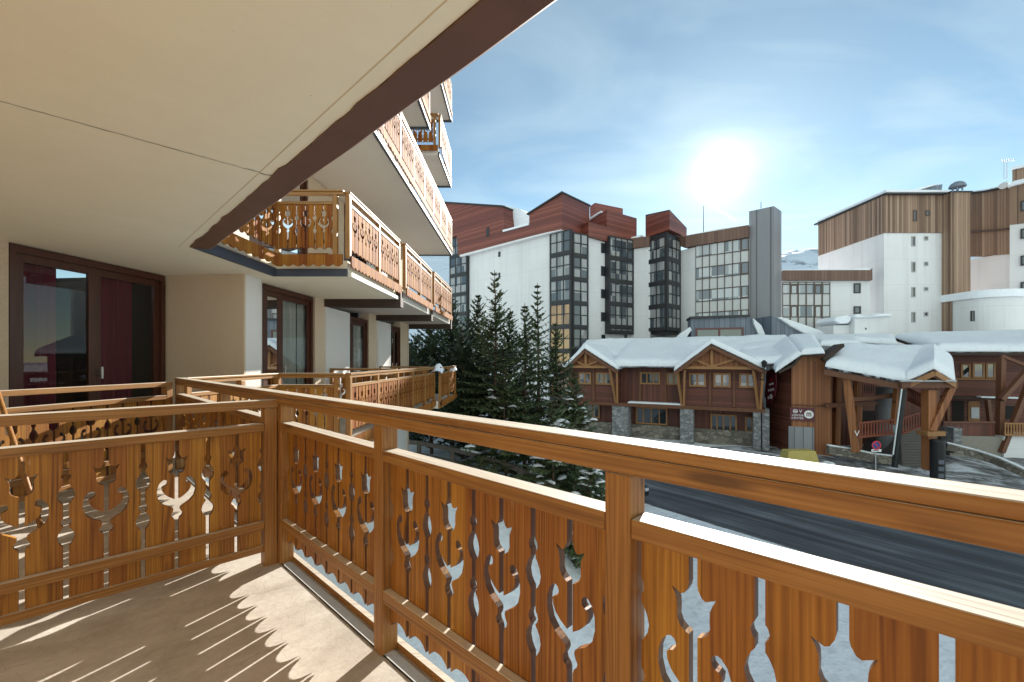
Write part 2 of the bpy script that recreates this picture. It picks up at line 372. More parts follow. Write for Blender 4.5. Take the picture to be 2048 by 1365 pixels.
m_dark = simple('dark_interior', (0.02, 0.016, 0.014), 0.9)
m_snow = snow_mat('snow_ground', 0.16, 2.6, 0.35)
m_snow_roof = snow_mat('snow_roof', 0.10, 3.5, 0.12)
m_snow_dirty = snow_mat('dirty_snow', 0.10, 1.6, 0.8)

# ------------------------------------------------------------------ terrain, road
def S(x): x = max(0.0, min(1.0, x)); return x * x * (3 - 2 * x)
def hgt(x, y):
    z = -6.5
    z += 3.4 * S((5.0 - x) / 7.0) * S((y - 7.0) / 9.0) 
    z += 0.9 * S((y - 27.0) / 5.0) * S((x - 3) / 6)
    z += 1.2 * S((y - 44) / 20.0)
    return z
def grid(xs, ys, f):
    mb = MB(); n = len(ys)
    for x in xs:
        for y in ys: mb.v.append((x, y, f(x, y)))
    for i in range(len(xs) - 1):
        for j in range(n - 1):
            mb.f.append((i * n + j, (i + 1) * n + j, (i + 1) * n + j + 1, i * n + j + 1))
    return mb
xs = [-900, -400, -150, -80] + [-40 + 1.0 * i for i in range(121)] + [110, 200, 500, 1500]
ys = [-400, -100, -40] + [-20 + 1.0 * i for i in range(101)] + [110, 160, 260, 500, 1200, 3000]
def road_y(x, k):       # near / far edge as y(x)
    pts = ((( -30, 58), (-8, 44), (0, 35.0), (7.2, 23.8), (15.3, 13.1), (28, -2), (60, -38)), ((-30, 66), (-8, 50), (3, 38.0), (9.0, 29), (21.2, 18.2), (34, 4), (70, -30)))[k]
    for (a, b) in zip(pts, pts[1:]):
        if a[0] <= x <= b[0]: return a[1] + (b[1] - a[1]) * (x - a[0]) / (b[0] - a[0])
    return pts[0][1] if x < pts[0][0] else pts[-1][1]
def ground_f(x, y):
    z = hgt(x, y)
    if -20 < x < 40 and -10 < y < 60:
        z += 0.10 * math.sin(x * 1.3 + y * 0.4) * math.sin(y * 0.9) * (0.0 if x > 2 and road_y(x, 0) - 1.2 < y < road_y(x, 1) + 1.2 else 1.0)
    return z
struct('snow_ground', grid(xs, ys, ground_f), m_snow, smooth=True)
def asphalt():
    m, t, b = base_mat('asphalt'); c = coords(t)
    st = noise(t, rotmap(t, c, R(53), (0.10, 1.6, 1)), 1.0, 7, 0.65, 0.4)
    n = noise(t, c, 0.35, 5, 0.6)
    col = mixc_(t, noise(t, c, 60, 3, 0.7), (0.028, 0.030, 0.035), (0.055, 0.058, 0.065))
    r = t.nodes.new('ShaderNodeMapRange'); t.links.new(st, r.inputs[0]); r.inputs[1].default_value = 0.42; r.inputs[2].default_value = 0.72
    col = mixc_(t, M('MULTIPLY', r.outputs[0], M('ADD', M('MULTIPLY', n, 1.2, tree=t), -0.1, tree=t, clamp=True), tree=t), col, (0.30, 0.32, 0.36))
    t.links.new(col, b.inputs['Base Color']); b.inputs['Roughness'].default_value = 0.7
    bump(t, b, noise(t, c, 50, 4, 0.7), 0.4, 0.01); return m
rd = MB(); k = 60
for i in range(k):
    s = i / (k - 1)
    def on(e):
        pts = ((( -30, 58), (-8, 44), (0, 35.0), (7.2, 23.8), (15.3, 13.1), (28, -2), (60, -38)), ((-30, 66), (-8, 50), (3, 38.0), (9.0, 29), (21.2, 18.2), (34, 4), (70, -30)))[e]
        q = s * (len(pts) - 1); j = min(int(q), len(pts) - 2); f = q - j
        return pts[j][0] + (pts[j + 1][0] - pts[j][0]) * f, pts[j][1] + (pts[j + 1][1] - pts[j][1]) * f
    a, b = on(0), on(1)
    for w in range(9):
        x = a[0] + (b[0] - a[0]) * w / 8; y = a[1] + (b[1] - a[1]) * w / 8
        rd.v.append((x, y, hgt(x, y) + 0.05))
for i in range(k - 1):
    for w in range(8): rd.f.append((i * 9 + w, (i + 1) * 9 + w, (i + 1) * 9 + w + 1, i * 9 + w + 1))
struct('road', rd, asphalt(), smooth=True)

# ------------------------------------------------------------------ fretwork railings
SLIT = 0.0095
TUL = [(.385, 0), (.397, .004), (.405, .013), (.418, .016), (.430, .009), (.442, .005), (.452, .007), (.462, .020), (.478, .045), (.502, .064), (.535, .072),
       (.568, .071), (.594, .063), (.609, .050), (.612, .042), (.607, .033), (.597, .029), (.585, .031), (.579, .038), (.577, .045), (.570, .052),
       (.552, .050), (.532, .040), (.515, .023), (.503, .006), (.500, 0),
       (.632, 0), (.636, .009), (.646, .021), (.662, .027), (.680, .026), (.700, .027), (.716, .033), (.729, .040), (.724, .029), (.718, .018), (.722, .010), (.737, .002), (.748, 0)]
BEAD = [(.368, 0), (.376, .006), (.390, .014), (.412, .019), (.435, .015), (.450, .007), (.460, 0), (.466, 0), (.471, .006), (.483, .009), (.496, .006), (.503, 0),
        (.568, 0), (.576, .007), (.592, .016), (.612, .020), (.635, .015), (.652, .007), (.662, 0), (.682, 0), (.689, .006), (.700, .008), (.711, .005), (.718, 0)]
def profile(kind, k=1.0, sl=0.0095):
    return [(z, sl + dx * k) for z, dx in (TUL if kind == 'T' else BEAD)]
def planks(mb, x0, x1, y0, y1, zb, zt, z0=0.0, n=8, simple_=False, am=0.03):
    """n boards between x0 and x1; each junction carries half a cut-out on both sides"""
    w = (x1 - x0) / n; kx = w / 0.1345; SLIT = 0.015 if simple_ else 0.0095
    for i in range(n):
        a = x0 + i * w; c = a + w
        lt = 'T' if i % 2 == 1 else 'B'; rt = 'T' if (i + 1) % 2 == 1 else 'B'
        lp = profile(lt, kx, SLIT); rp = profile(rt, kx, SLIT)
        if simple_: lp = lp[::2] if lt == 'B' else lp; rp = rp[::2] if rt == 'B' else rp
        poly = []
        na = 7
        for j in range(na + 1):      # arched foot
            u = j / na; xx = a + SLIT + (w - 2 * SLIT) * u
            arch = am * (1 - abs(2 * u - 1) ** 2.6)
            poly.append((xx, zb + arch))
        poly += [(c - d, z0 + z) for z, d in rp]
        poly += [(c - SLIT, zt), (a + SLIT, zt)]
        poly += [(a + d, z0 + z) for z, d in reversed(lp)]
        mb.loop([(x, y0, z) for x, z in poly], [(x, y1, z) for x, z in poly])
def scallop(mb, x0, x1, y0, y1, zt, zb, pitch=0.16, amp=0.035):
    n = max(2, round((x1 - x0) / pitch)); w = (x1 - x0) / n; pts = []
    for i in range(n):
        for j in range(6):
            u = j / 6; pts.append((x0 + (i + u) * w, zb + amp * (1 - abs(math.sin(PI * u)))))
    pts.append((x1, zb + amp)); pts += [(x1, zt), (x0, zt)]
    mb.loop([(x, y0, z) for x, z in pts], [(x, y1, z) for x, z in pts])

def railing(label, p0, p1, z, posts, ztop=1.05, kind='main', group=None, apron=True, fine=True, endposts=(True, True), boards_n=8, ph=1.021, b0=0.0):
    """local x runs from p0 to p1, +y is the outer side; posts = x of each post's right side"""
    d = Vector((p1[0] - p0[0], p1[1] - p0[1])); ln = d.length
    t = thing('balcony_railing', label, 'railing', (p0[0], p0[1], z), math.atan2(d.y, d.x), group)
    bv = 0.004 if fine else 0
    pw = 0.07
    ps = sorted(posts)
    for x in ps:
        mb = MB().box(x - pw, x, 0.0, 0.0765, -0.03 if kind != 'main' else 0.002, 0.972 if kind == 'main' else ztop - 0.05)
        mb.build('post', m_post, t, bevel=bv)
    if kind == 'main':
        MB().box(0, ln, -0.006, 0.085, 1.0215, 1.05).build('handrail', m_rail, t, bevel=0.006 if fine else 0)
        MB().box(0.002, ln - 0.002, -0.003, 0.068, 0.974, 1.0195).build('top_rail', m_rail, t, bevel=bv)
        mz = (.823, .87); bz = (.23, .28)
    else:
        MB().box(0, ln, -0.004, 0.08, ztop - 0.048, ztop).build('handrail', m_rail, t, bevel=bv)
        mz = (ztop - .188, ztop - .143); bz = (.225, .275)
    edges = [b0] + ps if ps and ps[0] - pw > b0 + 0.2 else ps[:]
    first = edges[0] == b0 and not (ps and ps[0] == b0)
    for i in range(len(edges) - 1):
        a = edges[i]; c = edges[i + 1] - pw
        if c - a < 0.15: continue
        MB().box(a + .001, c - .001, 0.001, 0.075, *mz).build('mid_rail', m_rail, t, bevel=bv)
        MB().box(a + .001, c - .001, 0.001, 0.0375, *bz).build('bottom_rail', m_rail, t, bevel=bv)
        mb = MB(); nb = boards_n or max(2, 2 * round((c - a) / 0.27))
        planks(mb, a, c, 0.038, 0.063, 0.122 if kind == 'main' else .1, mz[0] - .001, 0, nb, not fine, 0.032 if kind == 'main' else 0.0)
        if kind == 'div': MB().box(a + .001, c - .001, 0.02, 0.037, 0.085, 0.125).build('base_batten', m_rail, t)
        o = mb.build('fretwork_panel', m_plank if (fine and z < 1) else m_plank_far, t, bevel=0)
    if apron:
        mb = MB(); scallop(mb, 0.0, ln, 0.085, 0.108, 0.035, -0.15)
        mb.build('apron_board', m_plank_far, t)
    return t

C0 = Vector((-1.41, 2.683)); DA = Vector((.72, -.694)).normalized(); NA = Vector((.694, .72)).normalized()
def PA(s, n=0.0): return C0 + DA * s + NA * n
s0 = -3.42
A0 = PA(s0); A1 = PA(6.6)
railing('varnished pine railing running diagonally across the whole foreground', A0, A1, 0,
        [x - s0 for x in (s0 + .07, -1.42, 0.0, 1.198, 2.35, 3.50, 4.65, 5.8, 6.6)], boards_n=8, apron=False)
# shorter divider from the post at the left
DBv = Vector((.697, .717)).normalized(); B1 = C0 + DA * -0.045 - DBv * 0.0; B0 = B1 - DBv * 2.45
railing('lower pine divider railing with fretwork boards crossing the left foreground', B0, B1, 0,
        [0.07, 2.45 - 1.2, 2.45 + 0.0 - 0.005], ztop=1.008, kind='div', boards_n=0, apron=False, b0=0.0)
E1 = Vector((-3.80, 4.93)); E0 = Vector((-4.26, 2.2))
railing('shaded far divider railing in front of the large brown glazed door', E0, E1, 0,
        [0.07, 0.95, (E1 - E0).length], ztop=1.008, kind='div', boards_n=0, apron=False)

# wing railings on our level
wing = [(-3.72, 6.95), (-2.62, 6.93), (-2.42, 13.4), (-2.24, 13.4), (-2.16, 16.4)]
PAr = (A0.x + .05, A0.y + .02)
def even(ln, n, off=0.0): return [0.07] + [ln * i / n for i in range(1, n + 1)]
def dist(a, b): return (Vector(a) - Vector(b)).length
g = 'railings of the neighbouring balconies on our floor'
railing('short sunlit pine railing from the far corner of the foreground railing towards the second door', wing[0], PAr, 0, even(dist(wing[0], PAr), 2), boards_n=6, apron=False, group=g)
railing('short pine railing section facing the camera on the next balcony of our floor', wing[1], wing[0], 0, [0.16, dist(wing[1], wing[0])], boards_n=6, group=g)
railing('longest sunlit pine railing on our floor, receding towards the pines', wing[2], wing[1], 0, even(dist(wing[2], wing[1]), 5), boards_n=8, fine=False, group=g)
railing('last railing section of our floor, stepped outwards, with snow on its corner', wing[4], wing[3], 0, even(dist(wing[3], wing[4]), 2), boards_n=8, fine=False, group=g)
railing('narrow end piece where the far railing of our floor steps outwards', wing[3], wing[2], 0, [0.17], boards_n=2, fine=False, group=g, apron=False)
for a, bq, lab in (((-2.6, 10.0), (-4.1, 9.95), 'pine divider railing in front of the third brown window, seen above the long railing'), ((-2.5, 13.3), (-4.0, 13.25), 'most distant pine divider railing before the fourth window')):
    railing(lab, a, bq, 0, even(dist(a, bq), 1), ztop=1.07, kind='div', boards_n=8, fine=False, group='dividers between the neighbouring balconies', apron=False)

# upper balconies
g = 'railings of the upper balconies'
z1 = 2.86
U = [(-3.72, 5.30), (-3.71, 6.93), (-2.63, 6.93), (-2.55, 9.75), (-2.76, 9.95), (-2.49, 10.0), (-2.43, 12.95), (-2.62, 13.15), (-2.40, 13.2), (-2.32, 16.4)]
railing('shaded balcony railing one floor up, partly hidden by the brown roof edge', U[1], U[0], z1, even(dist(U[1], U[0]), 1), boards_n=10, group=g)
railing('orange pine railing one floor up facing the camera, with a clay-coloured box behind its foot', U[2], U[1], z1, [0.17, dist(U[1], U[2])], boards_n=6, group=g)
railing('first sun-bleached side railing one floor up, right of the orange front section', U[3], U[2], z1, even(dist(U[3], U[2]), 2), boards_n=8, group=g)
railing('second sun-bleached side railing one floor up, between two orange end pieces', U[6], U[5], z1, even(dist(U[6], U[5]), 2), boards_n=8, fine=False, group=g)
railing('third and farthest side railing one floor up', U[9], U[8], z1, even(dist(U[9], U[8]), 3), boards_n=6, fine=False, group=g)
railing('narrow orange end piece between the first and second side railings one floor up', U[5], U[4], z1, [0.2], boards_n=2, fine=False, group=g)
railing('narrow orange end piece between the second and third side railings one floor up', U[8], U[7], z1, [0.17], boards_n=2, fine=False, group=g)
z2 = 5.44
V2 = [(-2.44, 6.8), (-2.32, 16.45)]
railing('very long white-lit railing two floors up, sloping steeply down to the right', V2[1], V2[0], z2, even(dist(V2[0], V2[1]), 8), boards_n=8, fine=False, group=g)
z3 = 8.02
railing('short railing three floors up, nearer of two, just under the roof edge', (-2.37, 12.3), (-2.42, 8.0), z3, even(4.3, 4), boards_n=8, fine=False, group=g)
railing('side railing three floors up at the far corner against the sky', (-2.36, 16.5), (-2.34, 14.0), z3, even(2.5, 2), boards_n=8, fine=False, group=g)
railing('brown front railing three floors up with light shining through its cut-outs', (-2.34, 14.0), (-3.9, 14.0), z3, [0.15, 1.56], boards_n=8, fine=False, group=g)
z4 = 10.6
railing('topmost side railing visible, just right of the brown roof edge', (-2.36, 16.7), (-2.40, 11.0), z4, even(5.7, 4), boards_n=8, fine=False, group=g)

# ------------------------------------------------------------------ our apartment building
bld = thing('apartment_building', 'cream roughcast apartment building with stacked balconies that fills the left side', 'building', (-5.0, 8.0, 0))
iv = inv_of(bld)
def part(name, mb, mat, parent=bld, bevel=0, smooth=False, inv=None): return mb.build(name, mat, parent, bevel, smooth, inv=iv if inv is None and parent is bld else inv)
AE = PA(8.0)
# floor slab of our balcony + wing slabs
f_in = 0.058
near_r = PA(8.0, f_in); near_l = PA(s0, f_in)
mb = MB().prism([(near_r.x, near_r.y), (near_l.x + .05, near_l.y + .02), (-3.78, 6.97), (-2.62, 6.99), (-2.44, 13.4), (-2.25, 13.4), (-2.18, 16.4), (-6.4, 16.4), (-6.4, -4.5), (2.2, -4.5)], -0.22, 0.0)
part('balcony_floor', mb, m_concrete)
# pale drip strip along the edge (a few mm proud)
e = MB(); q = [PA(-3.3, .01), PA(8, .01), PA(8, f_in - .002), PA(-3.3, f_in - .002)]
e.prism([(p.x, p.y) for p in q], 0.0, 0.006); part('drip_strip', e, m_conc_edge)
# crack between strip and floor: a dark wavy line
cr_ = MB(); pr = None
for i in range(240):
    s_ = -3.3 + i * 0.045; p = PA(s_, .008 + random.uniform(-.004, .003)); w_ = random.uniform(.0012, .0045)
    a_, b_ = PA(s_, .008 - w_ + random.uniform(-.003, .002)), PA(s_, .010)
    if pr: cr_.quad((pr[0].x, pr[0].y, .004), (a_.x, a_.y, .004), (b_.x, b_.y, .0065), (pr[1].x, pr[1].y, .0065))
    pr = (a_, b_)
part('floor_crack', cr_, m_dark)
# outer fascia boards of our balcony
fb = MB(); q = [PA(s0, .074), PA(8, .074), PA(8, .10), PA(s0, .10)]
fb.prism([(p.x, p.y) for p in q], -0.24, 0.03); part('fascia_board', fb, m_rail)
# ceiling slab: inner soffit and brown flashing
CI = [PA(8, .15), PA(-3.50, .15)]; CO = [PA(8, .33), PA(-3.40, .30)]
sof = MB().prism([(CI[0].x, CI[0].y), (CI[1].x, CI[1].y), (-3.82, 6.93), (-3.82, 7.05), (-2.63, 7.03), (-2.56, 9.7), (-6.4, 9.7), (-6.4, -4.5), (2.2, -4.5)], 2.60, 2.84)
part('soffit_slab', sof, m_soffit)
fl = MB()
nn = 90; top_in = []; 
for i in range(nn):
    s_ = -3.50 + i * (11.3 / (nn - 1))
    a_ = PA(s_, .15 + random.uniform(-.006, .004) - (0.012 if random.random() < .1 else 0)); b_ = PA(s_ + (.1 if i == 0 else 0), .325 + .003 * math.sin(i * .7))
    top_in.append((a_, b_))
for i in range(nn - 1):
    a, b = top_in[i]; c, d = top_in[i + 1]
    zz1 = 2.588; 
    fl.quad((a.x, a.y, zz1), (c.x, c.y, zz1), (d.x, d.y, 2.575), (b.x, b.y, 2.575))
    fl.quad((a.x, a.y, zz1), (a.x, a.y, 2.60), (c.x, c.y, 2.60), (c.x, c.y, zz1))
    b2 = b + NA * .03; d2 = d + NA * .03
    fl.quad((b.x, b.y, 2.575), (d.x, d.y, 2.575), (d2.x, d2.y, 2.60), (b2.x, b2.y, 2.60))
    fl.quad((b2.x, b2.y, 2.60), (d2.x, d2.y, 2.60), (d2.x, d2.y, 2.86), (b2.x, b2.y, 2.86))
    fl.quad((b2.x, b2.y, 2.86), (d2.x, d2.y, 2.86), (c.x, c.y, 2.86), (a.x, a.y, 2.86))
part('edge_flashing', fl, m_flash)
# V joint parallel to the edge and the cracked construction joint
vj = MB(); pr = None
for i in range(60):
    s_ = -3.6 + i * .19; a_, b_ = PA(s_, .06), PA(s_, .066)
    if pr: vj.quad((pr[0].x, pr[0].y, 2.5985), (a_.x, a_.y, 2.5985), (b_.x, b_.y, 2.5975), (pr[1].x, pr[1].y, 2.5975))
    pr = (a_, b_)
part('drip_groove', vj, simple('groove_shadow', (0.62, 0.50, 0.30), 0.9))
ck = MB(); pr = None; k0 = Vector((-1.72, 3.26)); 
for i in range(140):
    t_ = i * .03; p = k0 - DBv * t_; w_ = random.uniform(.0015, .004) * (2 if i < 8 else 1); j = random.uniform(-.004, .004) * (2.5 if i < 12 else 1)
    a_ = p + DA * (j - w_); b_ = p + DA * (j + w_)
    if pr: ck.quad((pr[0].x, pr[0].y, 2.5982), (a_.x, a_.y, 2.5982), (b_.x, b_.y, 2.5982), (pr[1].x, pr[1].y, 2.5982))
    pr = (a_, b_)
part('ceiling_crack', ck, m_dark)
# dark fascia around the wing part of the first upper slab
def fascia(pts, z0, z1, mat=m_fascia, th=0.05, name='slab_fascia'):
    for a, b in zip(pts, pts[1:]):
        a = Vector(a); b = Vector(b); d = (b - a).normalized(); n = Vector((d.y, -d.x)) * th
        mb = MB(); mb.prism([(a.x, a.y), (b.x, b.y), (b.x + n.x, b.y + n.y), (a.x + n.x, a.y + n.y)], z0, z1); part(name, mb, mat)
fascia([(-3.81, 5.25), (-3.81, 7.02)], 2.585, 2.72)
fascia([(-3.76, 7.02), (-2.62, 7.02)], 2.585, 2.70)
m_slabedge = simple('white_slab_edge', (0.72, 0.68, 0.6), 0.5)
fascia([(-2.57, 7.06), (-2.50, 9.78)][::-1], 2.59, 2.66, m_slabedge)
# further slabs at each upper level
def slab(name, poly, z0, z1, mat=m_soffit_w): part(name, MB().prism(poly, z0, z1), mat)
slab('balcony_slab', [(-2.50, 9.98), (-2.44, 13.1), (-6.4, 13.1), (-6.4, 9.98)], 2.60, 2.8)
slab('balcony_slab', [(-2.41, 13.3), (-2.32, 16.45), (-6.4, 16.45), (-6.4, 13.3)], 2.60, 2.8)
for (x0, x1, y) in ((-4.25, -2.46, 9.72), (-4.1, -2.4, 13.12), (-4.0, -2.28, 16.46)):
    part('soffit_beam', MB().box(x0 - .3, x1, y, y + .24, 2.43, 2.80), m_beam)
slab('balcony_slab', [(-2.45, 6.5), (-2.32, 16.5), (-6.4, 16.5), (-6.4, 6.5)], 5.20, 5.42)
fascia([(-2.38, 6.5), (-2.25, 16.5)][::-1], 5.18, 5.27)
fascia([(-4.3, 16.46), (-2.25, 16.46)][::-1], 5.16, 5.30)
slab('balcony_slab', [(-2.44, 6.5), (-2.38, 12.35), (-6.4, 12.35), (-6.4, 6.5)], 7.78, 8.0)
slab('balcony_slab', [(-2.36, 14.0), (-2.34, 16.5), (-6.4, 16.5), (-6.4, 14.0)], 7.78, 8.0)
fascia([(-2.34, 6.5), (-2.30, 12.4)][::-1], 7.74, 7.88); fascia([(-4.3, 12.3), (-2.30, 12.3)][::-1], 7.72, 7.9)
fascia([(-2.30, 14.0), (-2.27, 16.5)][::-1], 7.74, 7.88); fascia([(-4.3, 16.46), (-2.27, 16.46)][::-1], 7.72, 7.9)
slab('balcony_slab', [(-2.44, 9.0), (-2.36, 16.7), (-6.4, 16.7), (-6.4, 9.0)], 10.35, 10.6)
fascia([(-2.36, 9.0), (-2.29, 16.7)][::-1], 10.30, 10.45); fascia([(-4.3, 16.66), (-2.27, 16.66)][::-1], 10.28, 10.45)
fascia([(-2.55, 7.0), (-2.38, 13.4)][::-1], -0.22, -0.03, m_rail); fascia([(-2.20, 13.4), (-2.13, 16.4)][::-1], -0.22, -0.03, m_rail)

# walls (plan outline of the facade, each stretch a wall)
def wall(pts, z0, z1, mat, th=0.25, name='wall'):
    for a, b in zip(pts, pts[1:]):
        a = Vector(a); b = Vector(b); d = (b - a).normalized(); n = Vector((-d.y, d.x)) * th
        mb = MB(); mb.prism([(a.x, a.y), (b.x, b.y), (b.x + n.x, b.y + n.y), (a.x + n.x, a.y + n.y)], z0, z1); part(name, mb, mat)
H = 2.599
wall([(-5.95, -4.4), (-5.72, 5.00)], 0, H, m_render_cream)
wall([(-5.53, 7.02), (-4.19, 6.88)], 0, H, m_render_cream, .04)
wall([(-4.19, 6.882), (-4.168, 7.30)], 0, H, m_render_white, .015)
wall([(-4.19, 9.36), (-4.14, 9.70)], 0, H, m_render_cream)
wall([(-4.10, 9.70), (-4.06, 11.02)], 0, 2.43, m_render_white, 0.30)
wall([(-4.10, 12.62), (-4.05, 13.1)], 0, H, m_render_cream)
wall([(-3.98, 13.1), (-3.95, 14.35)], 0, 2.43, m_render_white, 0.30)
wall([(-3.93, 15.5), (-3.84, 16.38)], 0, H, m_render_cream)
wall([(-3.84, 16.38), (-6.4, 16.38)], -7, 11.9, m_render_cream, 0.2)
wall([(-4.2, 6.9), (-3.85, 16.38)], -7, -0.22, m_render_white, 0.3)
for z_ in (2.84, 5.42, 8.0):
    wall([(-4.35, 6.5), (-4.30, 7.2)], z_, z_ + 2.35, m_render_white); wall([(-4.3, 9.3), (-4.2, 11.0)], z_, z_ + 2.35, m_render_cream)
    wall([(-4.2, 12.6), (-4.05, 14.3)], z_, z_ + 2.35, m_render_white); wall([(-4.0, 15.5), (-3.9, 16.38)], z_, z_ + 2.35, m_render_cream)
# wall of our own flat, behind the camera
q0 = PA(-0.3, -2.75); q1 = PA(7.8, -2.75)
wall([(q1.x, q1.y), (q0.x, q0.y)][::-1], 0, H, m_render_cream)
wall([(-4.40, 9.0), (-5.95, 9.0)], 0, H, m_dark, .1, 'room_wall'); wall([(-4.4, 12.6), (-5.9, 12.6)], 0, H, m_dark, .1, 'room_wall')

# brown glazed doors: part of the building > sub-parts frame, pane, curtain
m_pane = bpy.data.materials.new('door_glass'); m_pane.use_nodes = True
t_ = m_pane.node_tree; t_.nodes.clear(); o_ = t_.nodes.new('ShaderNodeOutputMaterial'); mx = t_.nodes.new('ShaderNodeMixShader'); tr = t_.nodes.new('ShaderNodeBsdfTransparent'); gg = t_.nodes.new('ShaderNodeBsdfGlossy'); fr = t_.nodes.new('ShaderNodeFresnel')
fr.inputs['IOR'].default_value = 1.55; gg.inputs['Roughness'].default_value = 0.0; tr.inputs['Color'].default_value = (0.85, 0.88, 0.88, 1)
t_.links.new(fr.outputs[0], mx.inputs[0]); t_.links.new(tr.outputs[0], mx.inputs[1]); t_.links.new(gg.outputs[0], mx.inputs[2]); t_.links.new(mx.outputs[0], o_.inputs[0])
def cloth(name, col):
    m, t, b = base_mat(name); c = coords(t)
    n = noise(t, mapping(t, c, (14, 14, 0.3)), 1, 2, 0.5)
    t.links.new(mixc_(t, n, tuple(q * 0.4 for q in col), col), b.inputs['Base Color']); b.inputs['Roughness'].default_value = 0.9; return m
m_red = cloth('dark_red_curtain', (0.24, 0.025, 0.05)); m_cream_c = cloth('cream_curtain', (0.75, 0.70, 0.60))
m_handle = simple('steel_handle', (.6, .6, .6), .3, .9)
def glazed(a, b, z0, z1, splits, curtains, label):
    """a->b seen left to right; room on the left side of a->b"""
    a = Vector(a); b = Vector(b); d = b - a; ln = d.length; ang = math.atan2(d.y, d.x)
    mtx = Matrix.Translation((a.x, a.y, 0)) @ Matrix.Rotation(ang, 4, 'Z')
    def put(mb): mb.v = [tuple(mtx @ Vector(v)) for v in mb.v]; return mb
    f = MB(); f.box(0, .06, -.02, .06, z0, z1).box(ln - .06, ln, -.02, .06, z0, z1).box(.06, ln - .06, -.02, .06, z1 - .09, z1).box(.06, ln - .06, -.02, .06, z0, z0 + .08)
    fo = part('glazed_door', put(f), m_brownframe); fo['label'] = label
    ed = [.06] + [s * ln for s in splits] + [ln - .06]
    for i in range(len(ed) - 1):
        u0, u1 = ed[i] + .002, ed[i + 1] - .002; y = .0 if i % 2 == 0 else .028
        g_ = MB(); w_ = .085; g_.box(u0, u0 + w_, y, y + .045, z0 + .08, z1 - .092).box(u1 - w_, u1, y, y + .045, z0 + .08, z1 - .092).box(u0 + w_, u1 - w_, y, y + .045, z1 - .19, z1 - .092).box(u0 + w_, u1 - w_, y, y + .045, z0 + .08, z0 + .19)
        put(g_).build('sash', m_brownframe, fo)
        p = MB(); p.quad((u0 + w_, y + .02, z0 + .19), (u1 - w_, y + .02, z0 + .19), (u1 - w_, y + .02, z1 - .19), (u0 + w_, y + .02, z1 - .19)); put(p).build('pane', m_pane, fo)
    h_ = MB(); uh = splits[0] * ln; h_.box(uh + .03, uh + .055, -.055, -.03, z0 + .98, z0 + 1.14).box(uh + .03, uh + .055, -.035, .03, z0 + 1.04, z0 + 1.07); put(h_).build('handle', m_handle, fo)
    for (c0, c1, mat) in curtains:
        cb = MB(); n = max(6, int((c1 - c0) * ln / .03)); pr_ = None
        for i in range(n + 1):
            u = (c0 + (c1 - c0) * i / n) * ln; y = .13 + .025 * math.sin(i * 1.15) + .01 * math.sin(i * .37)
            if pr_: cb.quad((pr_[0], pr_[1], z0 + .02), (u, y, z0 + .02), (u, y, z1 - .12), (pr_[0], pr_[1], z1 - .12))
            pr_ = (u, y)
        put(cb).build('curtain', mat, fo, smooth=True)
    for o in fo.children: o.matrix_parent_inverse = fo.matrix_world.inverted()
    # sub parts were built in world coordinates: bring them into the building frame
    for o in fo.children:
        o.data.transform(iv)
        o.matrix_parent_inverse = Matrix.Identity(4)
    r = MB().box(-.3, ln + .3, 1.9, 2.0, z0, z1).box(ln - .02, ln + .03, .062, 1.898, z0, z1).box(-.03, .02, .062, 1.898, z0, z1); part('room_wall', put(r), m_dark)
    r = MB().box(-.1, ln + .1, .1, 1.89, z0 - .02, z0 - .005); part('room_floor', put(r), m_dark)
    return fo
glazed((-5.75, 5.02), (-5.53, 6.99), 0.02, 2.59, [.48], [(.04, .30, m_red), (.50, .80, m_red)], 'wide brown double door with red curtains, left of the plain cream wall')
glazed((-4.36, 7.68), (-4.24, 9.34), 0.02, 2.585, [.34], [(.45, .95, m_cream_c)], 'brown double door with a pale cream curtain')
glazed((-4.27, 11.24), (-4.15, 12.6), 0.02, 2.40, [.34], [(.5, .95, m_cream_c)], 'brown double door, third along the facade')
glazed((-4.02, 14.45), (-3.95, 15.5), 0.02, 2.40, [.5], [], 'narrow brown door at the far end of the facade')
wall([(-4.36, 7.30), (-4.36, 7.68)], 0, H, m_render_white)
for z_ in (2.86, 5.44, 8.02):
    glazed((-4.40, 7.2), (-4.34, 9.3), z_, z_ + 2.3, [.5], [], 'brown double door on an upper floor')
    glazed((-4.22, 11.0), (-4.18, 12.6), z_, z_ + 2.3, [.5], [], 'brown double door on an upper floor')
# small things
BR0 = at(112, 1150, 2.56); BR0.z = .012; BR1 = at(-25, 722, 3.15)
t = thing('broom', 'pale wooden broom handle leaning behind the left end of the divider railing', 'broom', tuple(BR0))
MB().tube(BR0, BR1, .014, .014, 10).build('handle', m_post, t, inv=inv_of(t), smooth=True)
MB().tube(BR1, BR1 + (BR1 - BR0).normalized() * .02, .016, .014, 10).build('end_cap', m_dark, t, inv=inv_of(t), smooth=True)
t = thing('planter', 'clay-coloured wooden box standing on the floor behind the orange railing one floor up', 'planter', (-3.2, 7.35, 2.87))
pb = MB(); pb.box(-.17, .17, -.08, .08, 0.001, .12).box(-.17, .17, -.082, -.08, .12, .15); pb.build('box', m_post, t); MB().box(-.15, .15, -.07, .07, .121, .14).build('soil', m_dark, t)

